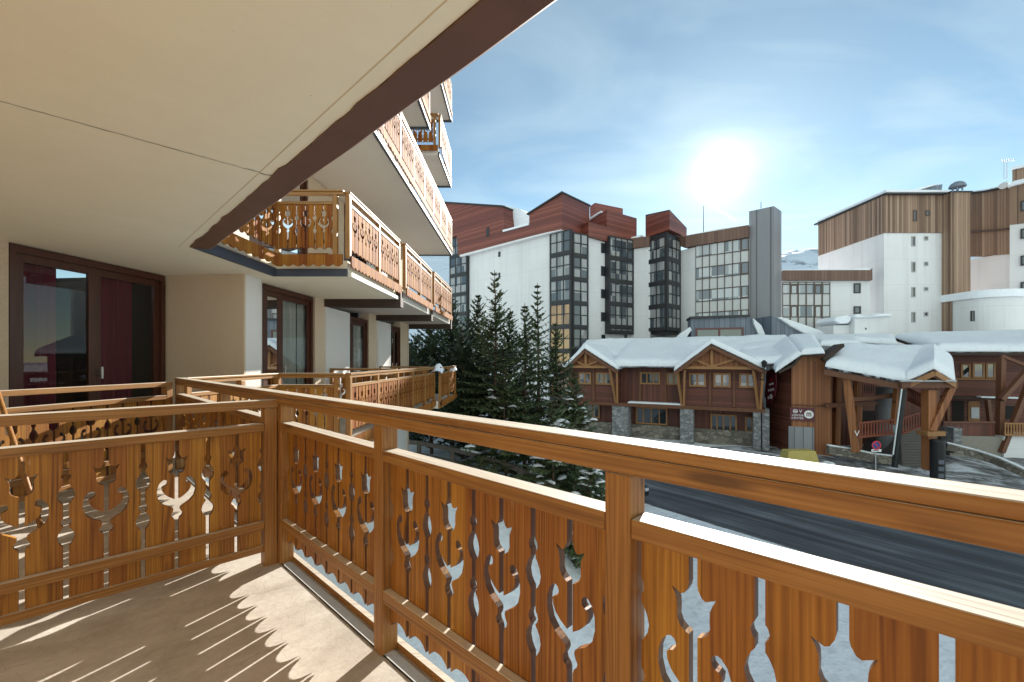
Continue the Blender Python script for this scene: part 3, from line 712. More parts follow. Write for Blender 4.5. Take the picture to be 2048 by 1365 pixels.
# ================================================================== buildings across the street
class Fac:
    """a facade plane given by two picture columns and their distances; outward side faces the camera"""
    def __init__(s, pa, da, pb, db):
        s.a = Vector(((pa - CXP) / FPX * da, da)); s.b = Vector(((pb - CXP) / FPX * db, db))
        s.d = (s.b - s.a).normalized(); s.n = Vector((s.d.y, -s.d.x))
        if s.n.dot(-s.a) < 0: s.n = -s.n
        s.len = (s.b - s.a).length
    def u(s, px):
        r = (px - CXP) / FPX
        return (r * s.a.y - s.a.x) / (s.d.x - r * s.d.y)
    def pt(s, u, w=0.0): return s.a + s.d * u + s.n * w
    def z(s, px, py): return EYE - (py - HOR) / FPX * s.pt(s.u(px)).y
    def P(s, u, z, w=0.0): p = s.pt(u, w); return (p.x, p.y, z)
    def poly(s, mb, pts, w0, w1):      # pts in (px,py)
        q = [(s.u(x), s.z(x, y)) for x, y in pts]
        return mb.loop([s.P(u, z, w1) for u, z in q], [s.P(u, z, w0) for u, z in q])
    def rect(s, mb, u0, u1, z0, z1, w0, w1):
        return mb.loop([s.P(u0, z0, w1), s.P(u1, z0, w1), s.P(u1, z1, w1), s.P(u0, z1, w1)], [s.P(u0, z0, w0), s.P(u1, z0, w0), s.P(u1, z1, w0), s.P(u0, z1, w0)])
    def prect(s, mb, x0, x1, y0, y1, w0, w1):
        c = (x0 + x1) / 2
        return s.rect(mb, s.u(x0), s.u(x1), s.z(c, y1), s.z(c, y0), w0, w1)

GZ = -7.2
def weathered_wall():
    m, t, b = base_mat('white_render_far'); c = coords(t)
    n = noise(t, c, 0.35, 6, 0.6); st = noise(t, mapping(t, c, (1.6, 1.6, 0.07)), 1.0, 6, 0.65); s_ = t.nodes.new('ShaderNodeSeparateXYZ'); t.links.new(c, s_.inputs[0])
    cc = mixc_(t, n, (0.63, 0.63, 0.64), (0.75, 0.75, 0.76))
    r = t.nodes.new('ShaderNodeMapRange'); t.links.new(st, r.inputs[0]); r.inputs[1].default_value = .5; r.inputs[2].default_value = .8
    cc = mixc_(t, M('MULTIPLY', r.outputs[0], .35, tree=t), cc, (.38, .37, .36))
    j = M('LESS_THAN', M('FRACT', M('DIVIDE', s_.outputs['Z'], 2.75, tree=t), tree=t), .012, tree=t)
    cc = mixc_(t, M('MULTIPLY', j, .35, tree=t), cc, (.35, .35, .35))
    t.links.new(cc, b.inputs['Base Color']); b.inputs['Roughness'].default_value = .9; bump(t, b, noise(t, c, 8, 4, .6), .4, .02); return m
m_white_wall = weathered_wall()
m_red_clad = boards('red_brown_cladding', [(0.10, 0.026, 0.018), (0.19, 0.050, 0.034), (0.28, 0.085, 0.055)], 0.22, False, 0.45, 0.14)
m_brown_band = boards('brown_fascia_band', [(0.10, 0.05, 0.035), (0.15, 0.08, 0.055), (0.2, 0.11, 0.08)], 0.3, True, 0.55, 0.08)
m_larch = boards('weathered_larch', [(0.11, 0.066, 0.045), (0.26, 0.165, 0.112), (0.42, 0.295, 0.215)], 0.17, True, 0.75, 0.12, 0.785, 0.6)
m_grey_metal = boards('grey_standing_seam', [(0.20, 0.20, 0.22), (0.25, 0.25, 0.27), (0.31, 0.31, 0.33)], 0.42, True, 0.5, 0.1, 0.3, 0.5)
m_blue_metal = boards('blue_grey_metal', [(0.11, 0.13, 0.17), (0.15, 0.18, 0.23), (0.2, 0.23, 0.28)], 0.42, True, 0.5, 0.1, 0.3, 0.5)
m_darkframe = simple('black_window_frame', (0.02, 0.02, 0.023), 0.45)
m_brownwin = simple('brown_window_frame', (0.075, 0.05, 0.04), 0.5)
m_cg = curtain_glass('bay_glass', (0.05, 0.065, 0.08), (0.42, 0.42, 0.42), (1.0, 1.0, 1.35), 0.3)
m_cgw = curtain_glass('bay_glass_amber_reflection', (0.12, 0.06, 0.03), (0.62, 0.33, 0.12), (1.0, 1.0, 1.35), 0.1)  # reflection of orange timber painted into the pane colour, no curtain
m_cgp = curtain_glass('office_glass', (0.10, 0.12, 0.15), (0.6, 0.62, 0.64), (1.1, 1.1, 1.3), 0.25)
m_panel = simple('pale_spandrel_panel', (0.50, 0.50, 0.50), 0.25, 0, 0.08, 0.8)
m_winglass = glass('small_window_glass')

def windows(fc, rects, bld_, name='window', fm=None, pm=None, frame=0.09, w=0.0, mull=0):
    i_ = inv_of(bld_)
    for (x0, x1, y0, y1) in rects:
        c = (x0 + x1) / 2; u0, u1, z0, z1 = fc.u(x0), fc.u(x1), fc.z(c, y1), fc.z(c, y0)
        f = MB(); fr_ = min(frame, (u1 - u0) * .2)
        fc.rect(f, u0, u0 + fr_, z0, z1, w - .1, w + .06); fc.rect(f, u1 - fr_, u1, z0, z1, w - .1, w + .06)
        fc.rect(f, u0 + fr_, u1 - fr_, z0, z0 + fr_, w - .1, w + .06); fc.rect(f, u0 + fr_, u1 - fr_, z1 - fr_, z1, w - .1, w + .06)
        for k in range(mull):
            um = u0 + (u1 - u0) * (k + 1) / (mull + 1); fc.rect(f, um - fr_ * .5, um + fr_ * .5, z0 + fr_, z1 - fr_, w - .1, w + .055)
        fo = f.build(name, fm or m_darkframe, bld_, inv=i_)
        p = MB(); fc.rect(p, u0 + fr_ * .9, u1 - fr_ * .9, z0 + fr_ * .9, z1 - fr_ * .9, w - .05, w + .02); p.build('pane', pm or m_winglass, fo, inv=i_)

def bays(faces, ztop, zbot, storey, bld_, cols, proud=0.35, glassm=None, framem=None, lit=None):
    """stack of glazed bay storeys over several facade planes; cols = panes per plane"""
    i_ = inv_of(bld_); z = ztop; k = 0
    while z - 0.5 > zbot:
        zb = max(z - storey, zbot); f = MB(); g = MB()
        for (fc, x0, x1), n in zip(faces, cols):
            u0, u1 = fc.u(x0), fc.u(x1)
            fc.rect(g, u0 + .02, u1 - .02, zb, z - .02, -.1, proud - .06)
            for j in range(n + 1):
                um = u0 + (u1 - u0) * j / n; hw = 0.10 if j in (0, n) else 0.055
                fc.rect(f, um - hw, um + hw, zb, z - .01, 0, proud + (.003 if j else 0))
            for (za, zc_) in ((zb, zb + .42), (zb + storey * .55, zb + storey * .55 + .10), (z - .12, z - .01)):
                if zc_ < z: fc.rect(f, u0, u1, za, zc_, 0, proud + .02)
        fo = f.build('bay_window', framem or m_darkframe, bld_, inv=i_)
        g.build('pane', m_cgw if (lit is not None and k >= lit and cols == [3, 2]) else (glassm or m_cg), fo, inv=i_); z = zb; k += 1  # panes from index lit on take the painted amber reflection

# ---- red-roofed block
rb = thing('apartment_block', 'white block with red-brown timber-clad top storeys and black glazed bays, left of the sun', 'building', (6, 52, GZ))
ri = inv_of(rb)
def rp(name, mb, mat): return mb.build(name, mat, rb, inv=ri)
FL = Fac(928, 61.7, 1130, 50.0)
ztop_w = EYE + 258 * 50 / 880
mb = MB(); FL.rect(mb, FL.u(905), FL.u(1110), GZ, ztop_w, -1.0, 0); rp('wall', mb, m_white_wall)
mb = MB(); FL.poly(mb, [(893, 408), (1015, 417), (1018, 466), (1067, 452), (1067, 432), (1133, 389), (1132, 462), (1073, 474), (1015, 489.5), (925, 513), (922, 474), (893, 483)], -4.8, .8); rp('cladding', mb, m_red_clad)
mb = MB(); FL.poly(mb, [(893, 408.5), (1015, 417.5), (1015, 480), (893, 480)], -14, -4.81); rp('cladding', mb, m_red_clad)
mb = MB(); FL.poly(mb, [(928, 512.3), (1073, 474.8), (1131, 461.3), (1131, 463.5), (1073, 478), (928, 516)], 0.02, .78); rp('eaves_board', mb, m_white_wall)
# roof edges and snow
mb = MB(); FL.poly(mb, [(891, 406.5), (1016, 415), (1016, 418.5), (891, 409)], -14, 1.0); FL.poly(mb, [(1064, 431), (1134, 387.5), (1134, 391), (1064, 434)], -4.9, 1.0); rp('roof_edge', mb, m_darkframe)
mb = MB(); FL.poly(mb, [(960, 409), (1000, 408), (1028, 414), (1052, 427), (1062, 441), (1066, 452), (1019, 465), (1017, 440), (1012, 416)], -9, -1.0); FL.poly(mb, [(1066, 430), (1100, 404), (1131, 386.5), (1131, 390), (1100, 411), (1066, 434)], -4.5, .6); FL.poly(mb, [(1016, 464), (1067, 450.5), (1067, 454), (1016, 467.5)], -1, 1.0)
FL.poly(mb, [(930, 407.5), (1014, 412), (1014, 416.5), (930, 409.5)], -12, .3); o = rp('roof_snow', mb, m_snow_roof)
windows(FL, [(982, 987, 458, 476)], rb, w=.8)
windows(FL, [(997, 1001, 504, 514), (997.5, 1000.5, 546, 557)], rb)
FR_ = Fac(1143, 50.6, 1256, 55.0)
mb = MB(); FR_.rect(mb, 0, FR_.u(1256), GZ, FR_.z(1200, 479), -6, -.01); rp('wall', mb, m_white_wall)
mb = MB(); FR_.poly(mb, [(1172, 446), (1262, 470), (1262, 500), (1172, 474)], -6.5, .45); rp('cladding', mb, m_red_clad)
bays([(FL, 905, 938)], FL.z(920, 476), GZ + .3, 2.75, rb, [3], .5, None)
bays([(FL, 1104, 1143.6)], FL.z(1130, 463), FL.z(1130, 463) - 3 * 2.75, 2.75, rb, [3], .35)
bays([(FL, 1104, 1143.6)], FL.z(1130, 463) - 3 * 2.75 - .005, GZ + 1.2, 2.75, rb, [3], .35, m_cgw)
bays([(FR_, 1143.8, 1172)], FL.z(1130, 463), GZ + 1.2, 2.75, rb, [2], .35)
windows(FR_, [(1202, 1209, 487, 506.6), (1202, 1209, 533, 552.5), (1202, 1209, 579, 597), (1202, 1209, 625, 643), (1203, 1210, 670, 683), (1248.5, 1254.5, 671, 683)], rb)
B3 = Fac(1178, 56.0, 1217, 53.3)
mb = MB(); B3.poly(mb, [(1178, 443), (1217, 421), (1217, 484), (1178, 480)], -5.2, .3); rp('cladding', mb, m_red_clad)
mb = MB(); B3.poly(mb, [(1178, 441), (1207, 424), (1207, 427), (1178, 446)], -2, .5); rp('roof_snow', mb, m_snow_roof)
B4 = Fac(1180, 62.0, 1190, 61.0)
mb = MB(); B4.poly(mb, [(1180, 413), (1190, 406), (1190, 445), (1180, 445)], -5.0, 0); rp('cladding', mb, m_red_clad)
bays([(FR_, 1211, 1257)], FR_.z(1234, 479), FR_.z(1234, 669), 2.75, rb, [4], .8)
FM = Fac(1256, 55.0, 1300, 53.2)
mb = MB(); FM.rect(mb, 0, FM.u(1300), GZ, FM.z(1280, 497), -6, 0); rp('wall', mb, m_white_wall)
mb = MB(); FM.poly(mb, [(1262, 478), (1300, 474), (1300, 494), (1262, 498)], -6.2, .25); rp('fascia_band', mb, m_brown_band)
mb = MB(); FM.poly(mb, [(1262, 446), (1280, 452), (1283, 456), (1283, 478), (1262, 478)], -9, -5); rp('cladding', mb, m_red_clad)
mb = MB(); FM.poly(mb, [(1262, 476), (1283, 470), (1283, 474), (1262, 480)], -4, .1); rp('roof_snow', mb, m_snow_roof)
# gabled tower box
P4 = [at(1291, 0, 54.5), at(1339, 0, 51.0), at(1373.5, 0, 54.2), at(1328, 0, 58.0)]
zt = [EYE + (HOR - y) / FPX * d for y, d in ((432, 54.5), (421.7, 51.0), (458, 54.2), (440, 58))]
mb = MB().prism([(p.x, p.y) for p in P4], EYE + (HOR - 474) / FPX * 54, zt); rp('cladding', mb, m_red_clad)
mb = MB().prism([(p.x, p.y) for p in P4], [z - .0 for z in zt], [z + .12 for z in zt]); rp('roof_edge', mb, m_darkframe)
N2 = Fac(1298, 53.6, 1333, 51.4); N3 = Fac(1333, 51.4, 1357, 53.6)
mb = MB(); pz = [at(1298, 0, 53.7), at(1333, 0, 51.5), at(1357, 0, 53.7), at(1330, 0, 58)]
mb.prism([(p.x, p.y) for p in pz], EYE - (668 - HOR) / FPX * 52, EYE - (474 - HOR) / FPX * 53.5); rp('bay_core', mb, m_darkframe)
bays([(N2, 1298, 1333), (N3, 1333, 1357)], N2.z(1330, 474), N2.z(1330, 668), 2.75, rb, [2, 3], .25)
FW = Fac(1355, 54.0, 1391, 52.0)
mb = MB(); FW.rect(mb, FW.u(1300), FW.u(1391), GZ, FW.z(1380, 497), -4, -.02); rp('wall', mb, m_white_wall)
mb = MB(); FW.poly(mb, [(1350, 477), (1391, 471), (1391, 494), (1372, 497), (1350, 489)], -4.4, .25); rp('fascia_band', mb, m_brown_band)

# ---- glazed stair and office wing with grey tower
gb = thing('office_wing', 'glass-grid wing with brown parapet joined to a tall plain grey metal tower', 'building', (22, 52, GZ))
gi = inv_of(gb)
def gp(name, mb, mat): return mb.build(name, mat, gb, inv=gi)
FG = Fac(1391, 52.0, 1498, 48.5)
mb = MB(); FG.rect(mb, 0, FG.len, GZ, FG.z(1497, 476), -7, -.3); gp('wall', mb, m_white_wall)
mb = MB(); FG.poly(mb, [(1373, 473), (1498, 451.8), (1498, 475.7), (1391, 492.8), (1373, 496)], -7.2, .3); gp('fascia_band', mb, m_brown_band)
mb = MB(); FG.poly(mb, [(1373, 471.5), (1440, 458), (1498, 450.6), (1498, 452.8), (1373, 474)], -6, .1); gp('roof_snow', mb, m_snow_roof)
cols = [1391, 1404.6, 1419, 1434.6, 1449, 1465, 1481, 1497.5]
z = FG.z(1497, 476); zz_ = []
for k in range(4):
    for (h_, glassy) in ((1.32, True), (1.32, False)):
        zn = z - h_
        for a, b in zip(cols, cols[1:]):
            u0, u1 = FG.u(a), FG.u(b)
            if zn < FG.z(1440, 676): continue
            f = MB(); fw = .14 if (glassy and a == 1481) else .05
            FG.rect(f, u0, u0 + fw, zn, z, -.3, .05); FG.rect(f, u1 - fw * .5, u1, zn, z, -.3, .05); FG.rect(f, u0 + fw, u1 - fw * .5, z - .07, z, -.3, .05); FG.rect(f, u0 + fw, u1 - fw * .5, zn, zn + (.03 if fw < .1 else .12), -.3, .05)
            fo = f.build('window' if glassy else 'spandrel', m_brownwin, gb, inv=gi)
            p = MB(); FG.rect(p, u0 + fw * .9, u1 - fw * .45, zn + .03, z - .06, -.25, -.02); p.build('pane' if glassy else 'infill', m_cgp if glassy else m_panel, fo, inv=gi)
        z = zn
T1 = [at(1498, 0, 48.8), at(1548, 0, 46.6), at(1563, 0, 48.2), at(1515, 0, 52)]
zt = [EYE + (HOR - y) / FPX * d for y, d in ((423, 48.8), (412.5, 46.6), (423, 48.2), (423, 52))]
mb = MB().prism([(p.x, p.y) for p in T1], GZ, zt); gp('tower', mb, m_grey_metal)
mb = MB().tube(at(1522, 417, 49.5), at(1522, 404, 49.5), .04, .03, 6); gp('antenna', mb, m_darkframe)
mb = MB().tube(at(1407, 470, 54), at(1407, 412, 54), .05, .03, 6); gp('antenna', mb, m_darkframe)
# low metal entrance building in front
eb = thing('entrance_pavilion', 'low blue-grey metal pavilion with splayed sides and a dark window strip', 'building', (21, 46, GZ))
ei = inv_of(eb)
FE = Fac(1382, 47.0, 1500, 45.5)
mb = MB(); FE.poly(mb, [(1382, 636), (1497, 632), (1533, 690), (1350, 690), (1382, 676)], -3, 0); mb.build('wall', m_blue_metal, eb, inv=ei)
mb = MB(); FE.poly(mb, [(1379, 634), (1499, 630), (1499, 634), (1379, 638)], -3, .3); mb.build('roof_edge', m_darkframe, eb, inv=ei)
windows(FE, [(1391, 1487, 656, 679)], eb, fm=simple('reddish_frame', (.13, .05, .05), .5), frame=.2, mull=1)
mb = MB(); FE.poly(mb, [(1340, 690), (1360, 668), (1379, 655), (1382, 661), (1362, 690)], -2, .5); mb.build('roof_snow', m_snow_roof, eb, inv=ei); mb = MB(); FE.poly(mb, [(1504, 638), (1520, 652), (1535, 688), (1524, 690), (1506, 650)], -2, .5); mb.build('roof_snow', m_snow_roof, eb, inv=ei)
sb = thing('sloping_annex', 'dark metal lean-to whose steep slope carries a thick slab of snow, beside the grey tower', 'building', (27, 45, GZ))
si = inv_of(sb); FS = Fac(1543, 45.0, 1680, 45.0)
mb = MB(); FS.poly(mb, [(1543, 632), (1556, 637), (1618, 676), (1620, 700), (1543, 700)], -3, 0); mb.build('wall', m_blue_metal, sb, inv=si)
mb = MB(); FS.poly(mb, [(1553, 636), (1561, 635), (1600, 648), (1640, 662), (1662, 676), (1655, 700), (1630, 700), (1612, 672), (1580, 655)], -5, .3); mb.build('roof_snow', m_snow_roof, sb, inv=si, bevel=.15)

# ---- link building
lb = thing('link_building', 'two-storey white link with brown fascia and a square glass grid', 'building', (33, 49, GZ))
li = inv_of(lb); FK = Fac(1563, 49.2, 1742, 47.0)
mb = MB(); FK.poly(mb, [(1564, 561), (1740, 561), (1740, 900), (1564, 900)], -1.2, 0); mb.build('wall', m_white_wall, lb, inv=li)
mb = MB(); FK.poly(mb, [(1564, 542.5), (1737, 542), (1741, 538.5), (1741, 562), (1564, 562)], -1.3, .4); mb.build('fascia_band', m_brown_band, lb, inv=li)
mb = MB(); FK.poly(mb, [(1564, 540.5), (1700, 539.5), (1738, 537.5), (1738, 542), (1564, 543)], -1.2, .3); mb.build('roof_snow', m_snow_roof, lb, inv=li)
cl = [1564.5, 1580, 1596, 1612, 1628, 1644, 1660]
for (y0, y1, gl_) in ((564.8, 569.5, 0), (569.5, 588, 1), (588, 611.5, 0), (611.5, 634.5, 1), (634.5, 660, 0)):
    for k, (a, b) in enumerate(zip(cl, cl[1:])):
        f = MB(); u0, u1, za, zb_ = FK.u(a), FK.u(b), FK.z(a, y1), FK.z(a, y0); fw = .16 if gl_ and k in (1, 4) else .06
        FK.rect(f, u0, u0 + fw, za, zb_, 0, .08); FK.rect(f, u1 - fw, u1, za, zb_, 0, .08); FK.rect(f, u0 + fw, u1 - fw, zb_ - fw, zb_, 0, .08); FK.rect(f, u0 + fw, u1 - fw, za, za + .04, 0, .08)
        fo = f.build('window' if gl_ else 'spandrel', m_brownwin, lb, inv=li); p = MB(); FK.rect(p, u0 + fw, u1 - fw, za + .04, zb_ - fw, 0, .03); p.build('pane' if gl_ else 'infill', m_cgp if gl_ else m_panel, fo, inv=li)
windows(FK, [(1707, 1721, 567, 587), (1707, 1721.6, 613, 628)], lb, frame=.14)

# ---- right-hand block
wb = thing('tower_block', 'white block with weathered vertical larch upper storeys and small slit windows, at the right', 'building', (43, 48, GZ))
wi = inv_of(wb)
def wp(name, mb, mat, bevel=0): return mb.build(name, mat, wb, inv=wi, bevel=bevel)
Wc = at(1768, 0, 47); Wr = at(1896, 0, 47); Wl = at(1646, 0, 56.5)
zw = EYE + (HOR - 466.4) / FPX * 47; zc_top = EYE + (HOR - 392) / FPX * 47
mb = MB().prism([(Wl.x, Wl.y), (Wc.x, Wc.y), (Wr.x, Wr.y), (Wr.x, 57.5), (Wl.x, 57.4)], GZ, zw); wp('wall', mb, m_white_wall)
o_ = .12
zl = EYE + (HOR - 448) / FPX * 56.8
mb = MB().prism([(Wl.x - o_, Wl.y + .5), (Wc.x - o_, Wc.y - o_), (Wr.x, Wr.y - o_), (Wr.x, 57.5), (Wl.x, 57.4)], zw + .002, [zl, zc_top, zc_top, zc_top, zl]); wp('cladding', mb, m_larch)
mb = MB().prism([(Wl.x - .5, Wl.y + .3), (Wc.x - .2, Wc.y - .5), (Wr.x + .2, Wr.y - .5), (Wr.x + .2, 57.6), (Wl.x - .5, 57.5)], [zl, zc_top, zc_top, zc_top, zl], [zl + .18, zc_top + .18, zc_top + .18, zc_top + .18, zl + .18]); wp('roof', mb, m_darkframe)
mb = MB().prism([(Wl.x - .3, Wl.y + .5), (Wc.x, Wc.y - .3), (Wr.x, Wr.y - .3), (Wr.x, 57), (Wl.x - .3, 57.2)], [zl + .185, zc_top + .185, zc_top + .185, zc_top + .185, zl + .185], [zl + .6, zc_top + .6, zc_top + .55, zc_top + .6, zl + .6]); wp('roof_snow', mb, m_snow_roof, .12)
FQ = Fac(1768, 47, 1896, 47)
mb = MB(); FQ.poly(mb, [(1800, 389), (1896, 364), (1893, 389)], -4, -.6); wp('dormer', mb, m_blue_metal)
mb = MB(); FQ.poly(mb, [(1790, 388), (1868, 367), (1884, 364.5), (1890, 364), (1810, 388)], -3.8, -.4); wp('roof_snow', mb, m_snow_roof)
rows = [(472.9, 493.4, 481.7), (524, 545, 532.5), (574.5, 595, 582.5), (624.3, 645.6, 633)]
for (a, b, c) in rows: windows(FQ, [(1822.7, 1830.6, a, b), (1847.6, 1855.8, a, c)], wb, fm=simple('grey_reveal', (.38, .37, .36), .8), frame=.1, w=-.0)
windows(FQ, [(1824, 1831, 421.5, 443.5), (1849, 1857, 422, 433)], wb, w=.12, fm=m_brownwin)
mb = MB().box(Wr.x + .003, Wr.x + .5, 47.3, 60, GZ, zc_top - .3); wp('expansion_joint', mb, m_grey_metal)
FC = Fac(1902, 46.0, 1941, 46.0)
mb = MB(); FC.rect(mb, 0, FC.len, GZ, FC.z(1920, 385), -3, 0); wp('chimney_stack', mb, m_larch)
mb = MB(); FC.rect(mb, -.1, FC.len + .1, FC.z(1920, 385) + .002, FC.z(1920, 383), -3, .15); wp('stack_cap', mb, m_darkframe)
ck_ = MB(); cpt = at(1915, 381, 45); 
for k in range(4):
    ck_.tube(cpt + Vector((.35 * math.cos(k * 1.57 + .7), .35 * math.sin(k * 1.57 + .7), -.1)), cpt + Vector((.35 * math.cos(k * 1.57 + .7), .35 * math.sin(k * 1.57 + .7), .35)), .07)
for k in range(6):
    r0 = .68 * math.cos(k * PI / 12); r1 = .68 * math.cos((k + 1) * PI / 12) if k < 5 else .05
    ck_.tube(cpt + Vector((0, 0, .3 + .6 * math.sin(k * PI / 12))), cpt + Vector((0, 0, .3 + .6 * math.sin((k + 1) * PI / 12))), r0, r1, 16)
wp('chimney_cowl', ck_, m_blue_metal)
FX = Fac(1941, 49.5, 2019, 46.0)
mb = MB(); FX.poly(mb, [(1941, 388), (1972, 385), (2019, 375), (2019, 508.6), (1941, 514)], -8, 0); wp('cladding', mb, m_larch)
mb = MB(); FX.poly(mb, [(1941, 463), (2019, 457), (2019, 460), (1941, 466)], 0.0, .25); wp('string_board', mb, m_brownwin)
mb = MB(); FX.poly(mb, [(1940, 385.5), (1972, 382), (2019, 372), (2019, 375.5), (1972, 385), (1940, 388.5)], -8, .3); wp('roof_edge', mb, m_darkframe)
mb = MB(); FX.poly(mb, [(1944, 383), (1972, 379.5), (2010, 371), (2019, 369), (2019, 372), (1972, 382), (1944, 385.5)], -7, .2); wp('roof_snow', mb, m_snow_roof)
mb = MB(); FX.rect(mb, -.6, FX.len, GZ, FX.z(1980, 512), -8, -.15); wp('wall', mb, m_white_wall)
FY = Fac(2019, 45.5, 2110, 43.0)
mb = MB(); FY.poly(mb, [(2019, 373), (2110, 352), (2110, 440), (2019, 450)], -8, 0); wp('cladding', mb, m_larch)
mb = MB(); FY.poly(mb, [(2019, 450), (2110, 440), (2110, 900), (2019, 880)], -8, -.1); wp('wall', mb, m_white_wall)
mb = MB(); FY.poly(mb, [(2013, 371), (2030, 364), (2110, 345), (2110, 352), (2016, 376)], -8, .4); wp('roof_snow', mb, m_snow_roof)
mb = MB(); FY.poly(mb, [(2016, 332), (2110, 312), (2110, 350), (2016, 366)], -8, -2); wp('cladding', mb, m_larch)
mb = MB(); FY.poly(mb, [(2014, 327), (2110, 304), (2110, 311), (2014, 332)], -8, -1.8); wp('roof_snow', mb, m_snow_roof)
windows(FY, [(2041, 2060, 401, 422), (2041, 2060, 457, 477), (2041, 2060, 511, 531), (2041, 2060, 564, 584), (2041, 2060, 618, 638), (2041, 2060, 671, 688)], wb, w=-.0, frame=.14)
an = MB(); b0_ = at(2013, 372, 45.8); an.tube(b0_, at(2013, 362, 45.8), .06); an.tube(at(2008, 357, 45.8), at(2008, 322, 45.8), .03); an.tube(at(2014, 357, 45.8), at(2014, 322, 45.8), .03); an.tube(at(2008, 357, 45.8), at(2014, 357, 45.8), .03); an.tube(at(2008, 345, 45.8), at(2014, 345, 45.8), .03)
an.tube(at(2002, 323, 45.8), at(2030, 319, 45.6), .025)
for k in range(6): an.tube(at(2004 + 4.6 * k, 319.5 - .4 * k, 45.8), at(2005 + 4.6 * k, 324.5 - .4 * k, 45.6), .018)
an.tube(at(2007, 372, 45.5), at(2005, 372.5, 45.1), .35, .30, 14); wp('roof_antenna', an, simple('pale_metal', (.55, .55, .56), .4, .3))
# curved stair drum
dr = MB(); c_ = at(1986, 0, 44.6); R_ = 2.7; zt_ = EYE + (HOR - 592) / FPX * 42
poly = [(c_.x + R_ * math.cos(a), c_.y + R_ * .75 * math.sin(a)) for a in [PI + PI * k / 20 for k in range(21)]] + [(c_.x + R_, c_.y + 3), (c_.x - R_, c_.y + 3)]
dr.prism(poly, GZ, zt_); wp('stair_drum', dr, m_white_wall)
dr = MB(); poly = [(c_.x + (R_ + .3) * math.cos(a), c_.y + (R_ * .75 + .3) * math.sin(a)) for a in [PI + PI * k / 20 for k in range(21)]] + [(c_.x + R_ + .3, c_.y + 3), (c_.x - R_ - .3, c_.y + 3)]
dr.prism(poly, zt_ + .002, zt_ + .75); wp('roof_snow', dr, m_snow_roof, .25)
FD = Fac(1944, 42.9, 1953, 42.9); windows(FD, [(1942.5, 1948.5, 622, 643)], wb, frame=.08)
# low white boxes in front of it
xb = thing('utility_building', 'small plain white annex with rounded snow cap below the larch block', 'building', (33, 43, GZ)); xi = inv_of(xb)
FB = Fac(1709, 43, 1779, 43)
mb = MB(); FB.rect(mb, 0, FB.len, GZ, FB.z(1740, 633), -3, 0); FB.rect(mb, FB.u(1676), -.02, GZ, FB.z(1740, 650), -3, -.6); mb.build('wall', m_white_wall, xb, inv=xi)
mb = MB(); FB.poly(mb, [(1704, 632), (1712, 629), (1732, 632), (1752, 628), (1780, 628), (1779, 633), (1730, 636), (1708, 637)], -3, .3); FB.poly(mb, [(1672, 642), (1676, 634), (1700, 630), (1707, 634), (1706, 641), (1700, 647), (1684, 648)], -3, -.2); mb.build('roof_snow', m_snow_roof, xb, inv=xi, bevel=.12)
mb = MB().tube(at(1731, 658, 42.98), at(1731, 658, 43.1), .1, .1, 12); mb.build('vent_pipe', m_darkframe, xb, inv=xi)

# ---- mountains
def mountain():
    m, t, b = base_mat('snowy_mountain'); c = coords(t)
    n = noise(t, mapping(t, c, (.012, .012, .03)), 1.0, 12, 0.68, .3); g = t.nodes.new('ShaderNodeNewGeometry'); s = t.nodes.new('ShaderNodeSeparateXYZ'); t.links.new(g.outputs['Normal'], s.inputs[0])
    r = t.nodes.new('ShaderNodeMapRange'); t.links.new(n, r.inputs[0]); r.inputs[1].default_value = .56; r.inputs[2].default_value = .62
    t.links.new(mixc_(t, r.outputs[0], (.58, .67, .80), (.22, .25, .31)), b.inputs['Base Color']); b.inputs['Roughness'].default_value = .8  # distance haze is put into the albedo as a bluish tint
    bump(t, b, n, 1.0, 8); return m
from mathutils import noise as mn
def ridge(name, x0, x1, y0, depth, prof, seed, nx=90, ny=30):
    mb = MB()
    for i in range(nx + 1):
        x = x0 + (x1 - x0) * i / nx
        for j in range(ny + 1):
            f = j / ny; y = y0 + depth * f
            e = prof(i / nx) * math.sin(min(1, f * 1.15) * PI / 2)
            e += mn.fractal(Vector((x * .006 + seed, y * .006, 0)), .9, 2.1, 6) * 38 * f
            mb.v.append((x, y, GZ + e))
    for i in range(nx):
        for j in range(ny): mb.f.append((i * (ny + 1) + j, (i + 1) * (ny + 1) + j, (i + 1) * (ny + 1) + j + 1, i * (ny + 1) + j + 1))
    o = mb.build(name, MM, smooth=True); o['kind'] = 'structure'; return o
MM = mountain()
ridge('mountain', -500, 60, 420, 500, lambda s: 255 + 25 * math.sin(s * 9), 3.1)
ridge('mountain', 300, 1100, 700, 700, lambda s: 285 + 50 * s, 8.7)

